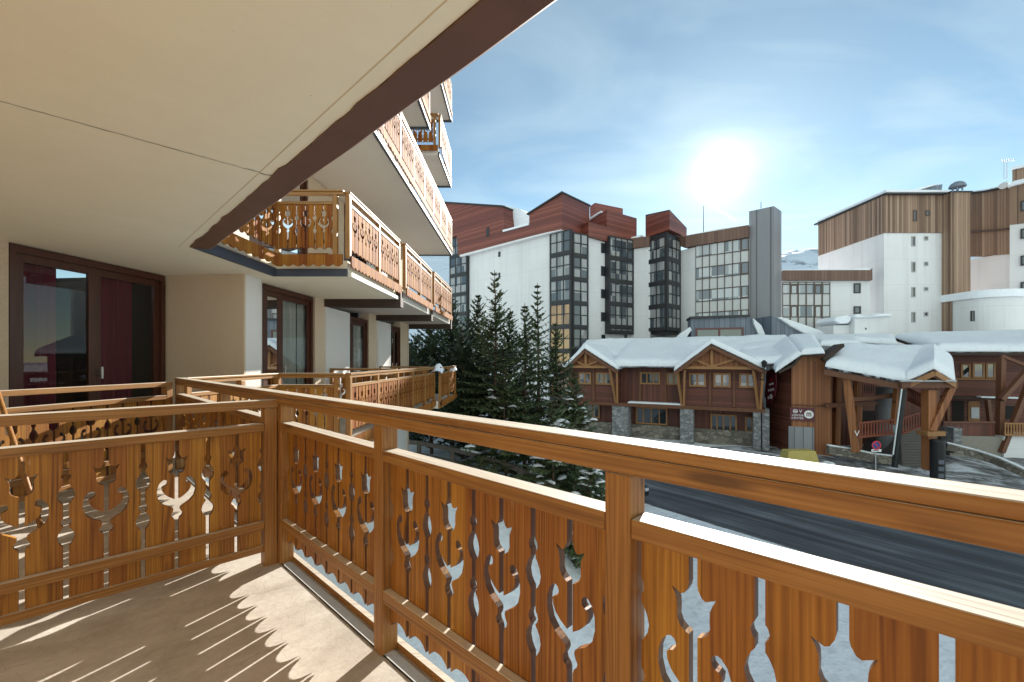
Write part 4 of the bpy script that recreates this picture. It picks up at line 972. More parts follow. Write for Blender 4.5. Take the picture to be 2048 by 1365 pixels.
# ================================================================== snow slabs, chalets
def snow_patch(c00, c10, c11, c01, t, nx=24, ny=8, lump=.06, seed=0.0, droop=.25, rnd=.5, ed=(1, 1, 1, 1)):
    """c00-c10 eave (front), c01-c11 back; soft-edged slab of snow of thickness t"""
    mb = MB(); c00, c10, c11, c01 = map(Vector, (c00, c10, c11, c01))
    def base(u, v): return (c00 * (1 - u) + c10 * u) * (1 - v) + (c01 * (1 - u) + c11 * u) * v
    lu = (c10 - c00).length; lv = (c01 - c00).length
    us = []; vs = []
    for k, n, l in ((0, nx, lu), (1, ny, lv)):
        e = min(.45, rnd / l); a = [0, e * .08, e * .3, e * .6, e] + [e + (1 - 2 * e) * i / n for i in range(1, n)] + [1 - e, 1 - e * .6, 1 - e * .3, 1 - e * .08, 1]
        (us if k == 0 else vs).extend(a)
    def prof(u, l):
        k = 0 if l == lu else 2
        q = min(u if ed[k] else 9, 1 - u if ed[k + 1] else 9) * l / rnd
        return 1.0 if q >= 1 else math.sqrt(max(0, 1 - (1 - q) ** 2))
    nu, nv = len(us), len(vs)
    for u in us:
        for v in vs:
            b = base(u, v); h = t * (.12 + .88 * min(prof(u, lu), prof(v, lv)))
            h += lump * (mn.noise(Vector((b.x * .7 + seed, b.y * .7, 0))) + .5 * mn.noise(Vector((b.x * 2 + seed, b.y * 2, 3)))) * min(prof(u, lu), prof(v, lv))
            mb.v.append((b.x, b.y, b.z + h))
    for u in us:
        for v in vs:
            b = base(u, v); ed_ = 1 if (v == 0 or u in (0, 1)) else 0
            mb.v.append((b.x, b.y, b.z - droop * ed_ * t * (.6 + .4 * mn.noise(Vector((b.x * 1.5, b.y * 1.5, seed))))))
    o = nu * nv
    for i in range(nu - 1):
        for j in range(nv - 1):
            mb.f.append((i * nv + j, (i + 1) * nv + j, (i + 1) * nv + j + 1, i * nv + j + 1)); mb.f.append((o + i * nv + j + 1, o + (i + 1) * nv + j + 1, o + (i + 1) * nv + j, o + i * nv + j))
    for i in range(nu - 1):
        for j in (0, nv - 1): mb.f.append((i * nv + j, (i + 1) * nv + j, o + (i + 1) * nv + j, o + i * nv + j))
    for j in range(nv - 1):
        for i in (0, nu - 1): mb.f.append((i * nv + j, i * nv + j + 1, o + i * nv + j + 1, o + i * nv + j))
    return mb
def roof_under(c00, c10, c11, c01, t=.14):
    c = [Vector(q) for q in (c00, c10, c11, c01)]; dn = Vector((0, 0, -t)); mb = MB()
    mb.hexa([q + dn - Vector((0, 0, .03)) for q in c] + [q - Vector((0, 0, .03)) for q in c]); return mb

m_chalet = boards('chalet_red_brown_boards', [(0.06, 0.018, 0.011), (0.125, 0.036, 0.021), (0.19, 0.062, 0.037)], .16, True, .6, .1)
m_chalet_h = boards('chalet_red_brown_logs', [(0.06, 0.018, 0.011), (0.125, 0.036, 0.021), (0.19, 0.062, 0.037)], .14, False, .6, .12)
m_chalet_o = boards('orange_brown_boards', [(0.17, 0.055, 0.020), (0.29, 0.105, 0.036), (0.38, 0.16, 0.06)], .16, True, .6, .1)
m_timber = wood('chalet_timber', (0.07, 0.026, 0.014), (0.15, 0.058, 0.028), (0.21, 0.09, 0.045), 'z', rough=.6)
m_timber_l = wood('light_chalet_timber', (0.18, 0.08, 0.03), (0.33, 0.16, 0.06), (0.42, 0.23, 0.10), 'z', rough=.6)
m_roofwood = simple('dark_roof_boards', (0.045, 0.028, 0.02), .8)
m_stone = stone_mat('rubble_stone', [(0.14, 0.12, 0.10), (0.25, 0.22, 0.18), (0.36, 0.32, 0.27)], 2.2)
m_stone_p = stone_mat('grey_coursed_stone', [(0.17, 0.17, 0.18), (0.26, 0.26, 0.27), (0.36, 0.36, 0.37)], 3.0)
m_chwin = curtain_glass('chalet_glass', (0.05, 0.055, 0.06), (0.40, 0.37, 0.32), (.7, .7, 1.3), .45)
m_iron = simple('black_iron', (0.02, 0.02, 0.022), .5, .4)

ch = thing('chalet', 'long two-storey wooden chalet on stone pillars with two snow-covered gables', 'building', (14, 37, -5.7)); ci = inv_of(ch)
def cp(name, mb, mat, parent=ch, bevel=0, smooth=False): return mb.build(name, mat, parent, inv=ci, bevel=bevel, smooth=smooth)
FH = Fac(1138, 40.5, 1530, 33.4)      # line of the projecting upper storey
ZF = FH.z(1520, 818); ZE = FH.z(1300, 736)      # floor line, eaves
u_ = FH.u
def hr(mb, x0, x1, z0, z1, w0, w1): return FH.rect(mb, u_(x0), u_(x1), z0, z1, w0, w1)
cp('wall', hr(MB(), 1100, 1530, -6.2, ZF + .2, -9, -1.5), m_chalet)
cp('wall', hr(MB(), 1237, 1362, ZF, ZE + .3, -9, -.9), m_chalet)
cp('wall', hr(MB(), 1138, 1236.5, ZF, ZE, -9, 0), m_chalet_h); cp('wall', hr(MB(), 1362.5, 1525, ZF, ZE, -9, 0), m_chalet_h)
cp('stone_base', hr(MB(), 1100, 1540, -6.3, -4.42, -1.49, -1.25), m_stone)
for (x0, x1) in ((1224, 1257), (1360, 1387), (1506, 1522), (1524, 1539)):
    cp('stone_pillar', hr(MB(), x0, x1, -6.5, ZF - .02, -1.2, .05), m_stone_p, bevel=.05)
cp('floor_beam', hr(MB(), 1136, 1530, ZF - .28, ZF - .005, -1.4, .12), m_timber)
cp('snow_ledge', hr(MB(), 1256, 1362, ZF + .002, ZF + .12, -.85, .13), m_snow_roof, bevel=.04)
# gables
def gable(x0, xp, x1, yp, ye0, ye1, w_, dep, mat):
    a, p, b = u_(x0), u_(xp), u_(x1); zp = FH.z(xp, yp); za, zb = FH.z(x0, ye0), FH.z(x1, ye1)
    mb = MB(); mb.loop([FH.P(a + .2, ZE - .01, w_ - .5), FH.P(b - .2, ZE - .01, w_ - .5), FH.P(p, zp - .25, w_ - .5)], [FH.P(a + .2, ZE - .01, -3), FH.P(b - .2, ZE - .01, -3), FH.P(p, zp - .25, -3)]); cp('gable_wall', mb, mat)
    for (q, zq, s) in ((a, za, 0), (b, zb, 1)):
        e0 = FH.P(q, zq, w_); r0 = FH.P(p, zp, w_); e1 = FH.P(q, zq, -dep); r1 = FH.P(p, zp, -dep)
        cs = (e0, r0, r1, e1)
        cp('roof', roof_under(*cs, .2), m_roofwood)
        cp('roof_snow', snow_patch(*cs, .42, 14, 8, .05, xp * .1, .3, .35, (1, 0, 1, 1)), m_snow_roof, smooth=True)
        bb = MB(); bb.bar(Vector(e0) - Vector((0, 0, .28)), Vector(r0) - Vector((0, 0, .28)), .12, .24); cp('barge_board', bb, m_timber)
    tr_ = MB(); c = FH.P(p, ZE + .15, w_ - .25)
    tr_.bar(FH.P(a + .4, ZE + .05, w_ - .25), FH.P(b - .4, ZE + .05, w_ - .25), .18, .22); tr_.bar(c, FH.P(p, zp - .3, w_ - .25), .18, .18)
    tr_.bar(c, FH.P((a + p) / 2, (ZE + zp) / 2 - .2, w_ - .24), .12, .14); tr_.bar(c, FH.P((b + p) / 2, (ZE + zp) / 2 - .2, w_ - .24), .12, .14); cp('roof_truss', tr_, m_timber_l)
gable(1131, 1176, 1240, 697, 741, 738, 1.0, 5.5, m_chalet_o)
gable(1352, 1424, 1530, 688, 741, 738, 1.3, 6.5, m_chalet_o)
# main roof behind, broken up between the gables
rz = 3.15
for (x0, x1) in ((1236, 1358),):
    cs = (FH.P(u_(x0) - .6, ZE + .15, .2), FH.P(u_(x1) + .8, ZE + .15, .2), FH.P(u_(x1) + .8, rz - .1, -8), FH.P(u_(x0) - .6, rz - .1, -8))
    cp('roof', roof_under(*cs), m_roofwood); cp('roof_snow', snow_patch(*cs, .5, 20, 10, .08, 5.5, .5, .45), m_snow_roof, smooth=True)
cs = (FH.P(u_(1120), 1.4, -3.5), FH.P(u_(1600), 1.6, -3.2), FH.P(u_(1600), rz + .1, -9), FH.P(u_(1120), rz, -8))
cp('roof_snow', snow_patch(*cs, .5, 40, 10, .12, 9.5, .3, .5), m_snow_roof, smooth=True)
cs = (FH.P(u_(1480), ZE + .3, 0), FH.P(u_(1600), ZE + .5, 0), FH.P(u_(1612), 2.0, -5), FH.P(u_(1470), 2.0, -5))
cp('roof', roof_under(*cs), m_roofwood); cp('roof_snow', snow_patch(*cs, .5, 14, 10, .08, 2.5, .3, .45), m_snow_roof, smooth=True)
for (x0, x1, n) in ((1158, 1183, 2), (1192, 1224, 2), (1378, 1412, 2), (1427, 1461.5, 2), (1478, 1512, 2)):
    windows(FH, [(x0, x1, FH and 745 + (x0 - 1157) * .006, 769 + (x0 - 1157) * .022)], ch, fm=m_timber_l, pm=m_chwin, frame=.14, w=.06, mull=n - 1)
def hwin(x0, x1, y0, y1, w, mull, fm=None):
    c = (x0 + x1) / 2; rr = (c - CXP) / FPX; p = FH.pt(0, w); uu = []
    for x in (x0, x1):
        r = (x - CXP) / FPX; uu.append((r * p.y - p.x) / (FH.d.x - r * FH.d.y))
    yy = FH.pt((uu[0] + uu[1]) / 2, w).y; z0, z1 = EYE - (y1 - HOR) / FPX * yy, EYE - (y0 - HOR) / FPX * yy
    f = MB(); u0, u1 = uu; q = .12
    FH.rect(f, u0, u0 + q, z0, z1, w, w + .12); FH.rect(f, u1 - q, u1, z0, z1, w, w + .12); FH.rect(f, u0 + q, u1 - q, z1 - q, z1, w, w + .12); FH.rect(f, u0 + q, u1 - q, z0, z0 + q, w, w + .12)
    for k in range(mull):
        um = u0 + (u1 - u0) * (k + 1) / (mull + 1); FH.rect(f, um - .05, um + .05, z0 + q, z1 - q, w, w + .11)
    fo = cp('window', f, fm or m_timber_l); g_ = MB(); FH.rect(g_, u0 + q, u1 - q, z0 + q, z1 - q, w + .01, w + .05); cp('pane', g_, m_winglass if mull > 2 else m_chwin, fo)
hwin(1281, 1320.6, 745, 769, -.88, 2); hwin(1334, 1361, 746, 770, -.88, 1)
hwin(1272, 1335, 815, 849, -1.45, 3); hwin(1421, 1474, 829, 863, -1.45, 3); hwin(1171, 1200, 807, 836, -1.45, 1); hwin(1490, 1506, 834, 864, -1.45, 0)
for xx in (1233, 1365, 1517):
    mb = MB(); y0 = FH.pt(u_(xx)).y
    mb.bar(FH.P(u_(xx) - .35, ZE - .1, .9), FH.P(u_(xx), ZF - .02, .1), .16, .2); mb.bar(FH.P(u_(xx) + .25, ZE - .1, .9), FH.P(u_(xx) + .1, ZF - .02, .1), .16, .2); cp('roof_brace', mb, m_timber_l)
mb = MB(); 
for xx in (1187.5, 1420, 1468, 1276, 1328): hr(mb, xx - 2.5, xx + 2.5, ZF + .05, ZE - .02, -.9 if 1237 < xx < 1362 else 0, (-.9 if 1237 < xx < 1362 else 0) + .1)
cp('wall_posts', mb, m_timber)
t = thing('wall_lantern', 'black iron lantern hanging at the right corner of the chalet eaves', 'lamp', tuple(FH.P(u_(1526), FH.z(1526, 735), 1.5))); ti = inv_of(t)
lb_ = MB(); b = t.location.copy(); lb_.tube(b, b + Vector((0, 0, .35)), .12, .2, 8).tube(b + Vector((0, 0, .35)), b + Vector((0, 0, .55)), .24, .05, 8); lb_.build('lantern_body', m_iron, t, inv=ti)
MB().tube(b + Vector((0, 0, -.9)), b, .04).tube(b + Vector((0, 0, -.9)), b + Vector((.0, .5, -.9)), .04).build('bracket', m_iron, t, inv=ti)

# entry tower between chalet and porch
et = thing('entrance_tower', 'orange-brown boarded stair tower with a dark red visitor centre sign above a grey door', 'building', (18.5, 32, -5.8)); ei2 = inv_of(et)
FT = Fac(1583, 32.3, 1664, 31.3)
zt1 = FT.z(1640, 712)
mb = MB(); FT.poly(mb, [(1583, 733), (1600, 714), (1642, 712), (1662, 705), (1664, 915), (1583, 915)], -4.5, 0); mb.build('wall', m_chalet_o, et, inv=ei2)
FT2 = Fac(1530, 36.0, 1583, 32.32)
mb = MB(); FT2.poly(mb, [(1532, 742), (1583, 735), (1583, 915), (1532, 905)], -.3, 0); mb.build('wall', m_chalet_h, et, inv=ei2)
mb = MB(); FT.poly(mb, [(1555, 742), (1583, 728), (1598, 709), (1643, 706), (1643, 711), (1601, 714), (1585, 733), (1556, 747)], -4.6, .7); mb.build('roof', m_roofwood, et, inv=ei2)
mb = MB(); FT.poly(mb, [(1640, 717), (1682, 688), (1684, 694), (1646, 724)], -2, .7); mb.build('roof', m_roofwood, et, inv=ei2)
a = FT.P(FT.u(1545), FT.z(1570, 739), .8); 
cs = (FT.P(FT.u(1598), FT.z(1598, 710), .8), FT.P(FT.u(1644), FT.z(1644, 707), .8), FT.P(FT.u(1660), FT.z(1644, 707) + 1.4, -5), FT.P(FT.u(1598), FT.z(1598, 710) + 1.4, -5))
snow_patch(*cs, .4, 8, 8, .05, 1.1, .2, .35).build('roof_snow', m_snow_roof, et, inv=ei2, smooth=True)
cs = (FT.P(FT.u(1548), FT.z(1560, 744), .8), FT.P(FT.u(1598), FT.z(1598, 710), .8), FT.P(FT.u(1598), FT.z(1598, 710) + 1.4, -5), FT.P(FT.u(1548), FT.z(1560, 744) + 1.2, -5))
snow_patch(*cs, .4, 8, 8, .05, 1.7, .2, .35).build('roof_snow', m_snow_roof, et, inv=ei2, smooth=True)
mb = MB(); FT.prect(mb, 1577, 1628, 854, 908, -.1, .04); mb.build('garage_door', m_grey_metal, et, inv=ei2)
mb = MB(); FT.prect(mb, 1583, 1664, 810, 813, 0, .06); mb.build('string_board', m_timber, et, inv=ei2)
for x in (1618, 1621, 1624, 1627, 1630): mb = MB(); FT.prect(mb, x - .9, x + .9, 716, 722, 0, .05); mb.build('vent_slat', m_timber_l, et, inv=ei2)

m_signred = simple('dark_red_sign', (0.10, 0.012, 0.022), .45, 0, .05); m_signwhite = simple('white_lettering', (.8, .8, .8), .5, 0, .02)
def text_mesh(txt, size, ang, pos, mat, parent, name='lettering', extr=.004, align='CENTER'):
    cu = bpy.data.curves.new(name, 'FONT'); cu.body = txt; cu.size = size; cu.extrude = extr; cu.align_x = align; cu.align_y = 'CENTER'
    o = bpy.data.objects.new('tmp', cu); COL.objects.link(o); bpy.context.view_layer.update()
    me = bpy.data.meshes.new_from_object(o.evaluated_get(bpy.context.evaluated_depsgraph_get())); bpy.data.objects.remove(o)
    me.transform(Matrix.Translation(pos) @ Matrix.Rotation(ang, 4, 'Z') @ Matrix.Rotation(R(90), 4, 'X')); me.transform(inv_of(parent)) if parent else None
    me.materials.clear(); me.materials.append(mat); no_ = bpy.data.objects.new(name, me); COL.objects.link(no_); no_.parent = parent; return no_
def disc(mb, fc, u, z, r, w0, w1, n=24, rin=0):
    if rin: 
        for i in range(n):
            a, b = 2 * PI * i / n, 2 * PI * (i + 1) / n
            c = [(u + r * math.cos(a), z + r * math.sin(a)), (u + r * math.cos(b), z + r * math.sin(b)), (u + rin * math.cos(b), z + rin * math.sin(b)), (u + rin * math.cos(a), z + rin * math.sin(a))]
            mb.loop([fc.P(x, y, w1) for x, y in c], [fc.P(x, y, w0) for x, y in c])
    else:
        c = [(u + r * math.cos(2 * PI * i / n), z + r * math.sin(2 * PI * i / n)) for i in range(n)]
        mb.loop([fc.P(x, y, w1) for x, y in c], [fc.P(x, y, w0) for x, y in c])
sg = thing('visitor_sign', 'dark red rectangular sign with white visitor centre lettering and a round emblem', 'sign', FT.P(FT.u(1603), FT.z(1603, 841), .05)); si_ = inv_of(sg)
mb = MB(); FT.prect(mb, 1579.5, 1628.5, 815.5, 841.5, .065, .12); mb.build('sign_board', m_signred, sg, inv=si_)
FA = math.atan2(FT.d.y, FT.d.x)
def tp(px, py, w): return Vector(FT.P(FT.u(px), FT.z(px, py), w))
text_mesh('VISITOR', .205, FA, tp(1594.5, 831, .125), m_signwhite, sg); text_mesh('CENTER', .205, FA, tp(1594.5, 836.5, .125), m_signwhite, sg)
mb = MB(); uu, z_ = FT.u(1590), FT.z(1590, 822.5); disc(mb, FT, uu, z_, .15, .121, .13, 20, .115)
mb.loop([FT.P(uu - .11, z_ - .05, .13), FT.P(uu - .02, z_ + .07, .13), FT.P(uu + .03, z_, .13), FT.P(uu + .07, z_ + .04, .13), FT.P(uu + .12, z_ - .05, .13)], [FT.P(uu - .11, z_ - .05, .121), FT.P(uu - .02, z_ + .07, .121), FT.P(uu + .03, z_, .121), FT.P(uu + .07, z_ + .04, .121), FT.P(uu + .12, z_ - .05, .121)]); mb.build('emblem', m_signwhite, sg, inv=si_)
text_mesh('V', .32, FA, tp(1600.5, 823, .125), m_signwhite, sg, 'emblem')
mb = MB(); uu, z_ = FT.u(1617), FT.z(1617, 829); disc(mb, FT, uu, z_, .29, .121, .127, 28); mb.build('emblem', m_signwhite, sg, inv=si_)
mb = MB()
for (a, b, c, d) in ((-.15, .15, .06, .10), (-.15, -.09, -.14, .06), (-.03, .03, -.14, .06), (.09, .15, -.14, .06), (-.09, -.03, .10, .15), (.03, .09, .10, .15)): FT.rect(mb, uu + a, uu + b, z_ + c, z_ + d, .128, .134)
mb.build('emblem', m_signred, sg, inv=si_)
bs = thing('banner_sign', 'tall leaf-shaped dark red sign with white pictogram discs on the side wall of the tower', 'sign', FT2.P(FT2.u(1555), FT2.z(1555, 808), .4)); bi = inv_of(bs)
mb = MB(); FT2.poly(mb, [(1546, 808), (1539, 792), (1541, 770), (1548, 752), (1561, 742), (1563, 765), (1560, 790), (1553, 806)], .32, .4); mb.build('sign_board', m_signred, bs, inv=bi)
mb = MB()
for (x, y, r) in ((1548, 781, .11), (1552.5, 780, .11), (1557, 779, .11), (1547.5, 796, .13), (1552.5, 793.5, .2)): disc(mb, FT2, FT2.u(x), FT2.z(x, y), r, .401, .41, 16)
FT2.poly(mb, [(1548.5, 768), (1557.5, 765.5), (1557.5, 769.5), (1548.5, 772)], .401, .41); mb.build('pictograms', m_signwhite, bs, inv=bi)
mb = MB(); FT2.poly(mb, [(1550.5, 762), (1553.5, 755), (1555.5, 761)], .401, .41); mb.build('red_mark', simple('bright_red', (.5, .03, .03), .5), bs, inv=bi)

# ---- porch pavilion with big snow cushion
pv = thing('stair_porch', 'open timber porch over a staircase, its gabled roof buried under a thick cushion of snow', 'building', (24, 29.5, -5.8)); pi_ = inv_of(pv)
def pp(name, mb, mat, bevel=0, smooth=False): return mb.build(name, mat, pv, inv=pi_, bevel=bevel, smooth=smooth)
eL, eM = at(1650, 733, 30.2), at(1812, 763, 28.0)
gp_, gr_ = at(1868, 737, 27.3), at(1911, 763, 27.6)
bL, bM = at(1678, 697, 34.5), at(1800, 699, 34.5); gR_b = at(1880, 712, 33.5)
cs = (eL, eM, at(1862, 701, 33.0), bL); pp('roof', roof_under(*cs, .18), m_roofwood); pp('roof_snow', snow_patch(*cs, .55, 20, 12, .08, 4.2, .6, .7, (1, 0, 1, 1)), m_snow_roof, smooth=True)
cs = (eM, gp_, at(1868, 701, 33.0), at(1845, 702, 33.0)); pp('roof', roof_under(*cs, .16), m_roofwood); pp('roof_snow', snow_patch(*cs, .55, 10, 10, .08, 4.2, .3, .45, (0, 0, 1, 1)), m_snow_roof, smooth=True)
cs = (gp_, gr_, at(1907, 727, 32.0), at(1868, 701, 33.0)); pp('roof', roof_under(*cs, .16), m_roofwood); pp('roof_snow', snow_patch(*cs, .55, 10, 10, .08, 4.2, .5, .45, (0, 1, 1, 1)), m_snow_roof, smooth=True)
dn = Vector((0, -.05, -.3))
mb = MB(); mb.bar(eM + dn, gp_ + dn, .14, .3); mb.bar(gp_ + dn, gr_ + dn, .14, .3); pp('barge_board', mb, m_timber_l)
mb = MB(); mb.loop([tuple(eM + Vector((0, .5, -.3))), tuple(gr_ + Vector((0, .5, -.3))), tuple(gp_ + Vector((0, .5, -.3)))], [tuple(eM + Vector((0, .6, -.3))), tuple(gr_ + Vector((0, .6, -.3))), tuple(gp_ + Vector((0, .6, -.3)))]); pp('gable_wall', mb, m_chalet)
mb = MB(); mb.bar(at(1800, 770, 28), at(1912, 769, 27.6), .3, .38); mb.bar(eL + Vector((0, .1, -.4)), eM + Vector((0, .1, -.4)), .2, .35); pp('eaves_beam', mb, m_timber)
mb = MB(); mb.tube(at(1800, 762.5, 27.7), at(1912, 762.5, 27.3), .07); pp('gutter', mb, simple('zinc', (.4, .41, .43), .4, .5))
PG = -5.85
for (a, b, w_) in (((1693, 752, 30.0), (1712, 905, 29.6), .42), ((1716, 752, 31.5), (1716, 905, 31.5), .36), ((1675, 750, 33), (1672, 910, 33), .4), ((1796, 775, 29.5), (1789, 850, 29.5), .36), ((1858, 780, 28.2), (1858, 940, 28.2), .55), ((1905, 770, 27.8), (1862, 862, 28.0), .36), ((1874, 780, 29), (1868, 860, 29), .22), ((1696, 800, 30), (1800, 790, 30), .3), ((1650, 812, 31), (1752, 806, 31), .3)):
    mb = MB(); mb.bar(at(*a), at(*b), w_, w_); pp('post' if abs(a[1] - b[1]) > 40 else 'tie_beam', mb, m_chalet_o if w_ > .3 else m_timber, .03)
mb = MB(); mb.bar(at(1844, 867, 28), at(1880, 866, 28), .75, .28); pp('bracket_beam', mb, m_timber_l)
mb = MB(); mb.tube(at(1807, 778, 28.3), at(1789, 935, 28.3), .17, .17, 10); pp('steel_strut', mb, m_iron)
mb = MB(); mb.tube(at(1803.5, 778, 28.0), at(1786, 910, 28.0), .045, .045, 8); pp('drain_pipe', mb, simple('pale_zinc', (.6, .61, .63), .35, .3))
mb = MB(); mb.tube(at(1771, 775, 32), at(1771, 905, 32), .58, .58, 20); pp('concrete_column', mb, simple('grey_column', (.22, .23, .25), .6), smooth=True)
# back walls, stairs
mb = MB(); FP = Fac(1640, 35.5, 1900, 35.5); FP.prect(mb, 1630, 1900, 735, 905, -.3, 0); pp('back_wall', mb, m_chalet)
mb = MB(); FP.prect(mb, 1694, 1752, 770, 798, .02, .06); FP.prect(mb, 1716, 1750, 822, 850, .02, .06); pp('dark_opening', mb, m_dark)
st = MB()
for k in range(14):
    p = at(1782 + k * 3.2, 0, 30.5); st.box(p.x, p.x + 2.6, 29.6 + k * .14, 33.4, -5.9 + k * .16, -5.9 + (k + 1) * .16 + .02)
pp('staircase', st, simple('snowy_steps', (.12, .11, .10), .8, 0, .4))
def stair_rail(p, q, h, n, mat, name='stair_railing'):
    p = Vector(p); q = Vector(q); mb = MB(); up = Vector((0, 0, h)); mb.bar(p + up, q + up, .12, .1); mb.bar(p, q, .1, .12)
    for i in range(n):
        c = p.lerp(q, (i + .5) / n); d = (q - p) / n * .34; v = [c - d, c + d]
        mb.loop([tuple(v[0] + Vector((0, 0, .05))), tuple(v[1] + Vector((0, 0, .05))), tuple(c + d * .45 + Vector((0, 0, h * .5))), tuple(v[1] + up), tuple(v[0] + up), tuple(c - d * .45 + Vector((0, 0, h * .5)))],
                [tuple(x + Vector((0, .05, 0))) for x in (v[0] + Vector((0, 0, .05)), v[1] + Vector((0, 0, .05)), c + d * .45 + Vector((0, 0, h * .5)), v[1] + up, v[0] + up, c - d * .45 + Vector((0, 0, h * .5)))])
    return mb
m_redwood = wood('red_stained_wood', (.12, .03, .018), (.24, .065, .035), (.32, .10, .055), 'z', rough=.55)
pp('stair_railing', stair_rail(at(1716, 875, 29.4), at(1787, 868, 29.4), .95, 12, m_redwood), m_redwood)
pp('stair_railing', stair_rail(at(1804, 868, 29.0), at(1846, 852, 29.4), 1.0, 8, m_redwood), m_redwood)
pp('stair_railing', stair_rail(at(1725, 790, 34.5), at(1765, 790, 34.5), .9, 9, m_redwood), m_redwood)
pp('stair_railing', stair_rail(at(1815, 800, 33), at(1845, 815, 32), .9, 8, m_redwood), m_redwood)
text_mesh('V', .55, 0, at(1714, 868, 29.3), m_signwhite, pv, 'lettering')

# ---- right lodge
rl = thing('lodge', 'dark timber lodge with a long snow-laden eave and diagonal truss at the right picture edge', 'building', (34, 33, -5)); rli = inv_of(rl)
def rlp(name, mb, mat, bevel=0, smooth=False, parent=rl): return mb.build(name, mat, parent, inv=rli, bevel=bevel, smooth=smooth)
FZ = Fac(1880, 35.5, 2110, 33.0)
mb = MB(); FZ.poly(mb, [(1850, 705), (2110, 700), (2110, 870), (1850, 870)], -6, -.0); rlp('wall', mb, m_chalet_h)
cs = (at(1872, 703, 33.8), at(2130, 703, 31.0), at(2100, 668, 39.0), at(1790, 676, 41.0)); rlp('roof', roof_under(*cs, .25), m_roofwood); rlp('roof_snow', snow_patch(*cs, .55, 24, 10, .08, 3.3, .3, .6), m_snow_roof, smooth=True)
cs = (at(1700, 684, 40), at(1795, 690, 38), at(1790, 676, 42), at(1700, 676, 44)); rlp('roof_snow', snow_patch(*cs, .5, 12, 8, .08, 3.9, .3, .5), m_snow_roof, smooth=True)
cs = (at(1640, 692, 37), at(1720, 694, 36.5), at(1730, 678, 43), at(1600, 678, 44)); rlp('roof_snow', snow_patch(*cs, .5, 12, 8, .08, 8.9, .3, .5), m_snow_roof, smooth=True)
f_ = []
windows(FZ, [(1921, 1941, 728, 757), (1944, 1969, 726, 757), (1971, 1990, 726, 757)], rl, fm=m_timber_l, pm=m_winglass, frame=.13, w=.02)
mb = MB(); FZ.prect(mb, 1900, 2000, 757.5, 760, 0, .25); rlp('window_sill', mb, m_timber_l)
mb = MB(); FZ.prect(mb, 1905, 1928, 802, 845, .01, .04); rlp('doorway', mb, m_dark)
mb = MB(); FZ.prect(mb, 1936, 1959, 803, 846, .01, .05); rlp('lit_panel', mb, m_timber_l)
mb = MB(); FZ.prect(mb, 1941, 1957, 815, 837, .06, .1); rlp('notice_board', mb, simple('pale_notice', (.5, .52, .55), .4))
mb = MB(); FZ.prect(mb, 2006, 2030, 812, 838, .01, .08); rlp('dark_window', mb, m_dark)
mb = MB(); FZ.prect(mb, 1880, 2000, 793, 796, .0, 1.3); rlp('canopy', mb, m_roofwood)
mb = MB(); FZ.prect(mb, 1936, 2010, 791, 794, 1.0, 1.7); rlp('roof_snow', mb, m_snow_roof, .04)
for (a, b, w_) in (((2003, 715, 31.5), (1998, 900, 31.5), .35), ((2060, 735, 31), (2002, 800, 31), .3), ((2060, 760, 31), (2003, 905, 31), .28), ((2003, 712, 31.4), (2060, 735, 31.0), .2), ((1886, 845, 31.5), (1990, 845, 31.2), .12), ((1895, 790, 33.6), (1895, 845, 33.6), .2), ((1975, 800, 33.0), (1980, 845, 33.0), .25)):
    mb = MB(); mb.bar(at(*a), at(*b), w_, w_); rlp('timber_brace', mb, m_timber)
mb = MB(); a, b = at(1886, 845, 31.6), at(1990, 845, 31.3); mb.hexa([a + Vector((0, 0, -1.0)), b + Vector((0, 0, -1.0)), b + Vector((0, .1, -1.0)), a + Vector((0, .1, -1.0)), a, b, b + Vector((0, .1, 0)), a + Vector((0, .1, 0))]); rlp('terrace_railing', mb, m_chalet)
rlp('terrace_railing', stair_rail(at(2008, 870, 30.8), at(2090, 872, 30.5), .8, 14, m_timber_l), m_timber_l)
mb = MB(); a, b = at(1900, 872, 31.4), at(2008, 874, 31.1); mb.hexa([Vector((a.x, a.y, -5.9)), Vector((b.x, b.y, -5.9)), Vector((b.x, b.y + 2, -5.9)), Vector((a.x, a.y + 2, -5.9)), a, b, b + Vector((0, 2, 0)), a + Vector((0, 2, 0))]); rlp('terrace_base', mb, simple('terrace_concrete', (.24, .22, .19), .8))
mb = MB(); a, b = at(2008, 873, 31.0), at(2110, 874, 30.7); mb.hexa([Vector((a.x, a.y, -7)), Vector((b.x, b.y, -7)), Vector((b.x, b.y + 2, -7)), Vector((a.x, a.y + 2, -7)), a, b, b + Vector((0, 2, 0)), a + Vector((0, 2, 0))]); rlp('white_base', mb, m_white_wall)
mb = MB(); mb.bar(at(1903, 855, 31), at(1903, 905, 31), .6, .9); rlp('stone_pier', mb, m_stone_p)

def forecourt_mat():
    m, t, b = base_mat('trampled_forecourt'); c = coords(t)
    n = noise(t, c, .55, 9, .68, .6); n2 = noise(t, rotmap(t, c, .5, (.5, 2.2, 1)), 1.2, 6, .6)
    f = M('ADD', M('MULTIPLY', n, .6, tree=t), M('MULTIPLY', n2, .4, tree=t), tree=t)
    col = ramp(t, f, [(.42, (.06, .058, .058)), (.50, (.22, .22, .23)), (.60, (.62, .66, .73))])
    t.links.new(col, b.inputs['Base Color']); b.inputs['Roughness'].default_value = .7; bump(t, b, n, .6, .05); return m
fx = [15.2 + .6 * i for i in range(42)]; fy = [22.5 + .6 * i for i in range(21)]
g_ = MB(); nn_ = len(fy)
for x in fx:
    for y in fy:
        yy = max(y, road_y(x, 1) + .5); g_.v.append((x, yy, ground_f(x, yy) + .07))
for i in range(len(fx) - 1):
    for j in range(nn_ - 1): g_.f.append((i * nn_ + j, (i + 1) * nn_ + j, (i + 1) * nn_ + j + 1, i * nn_ + j + 1))
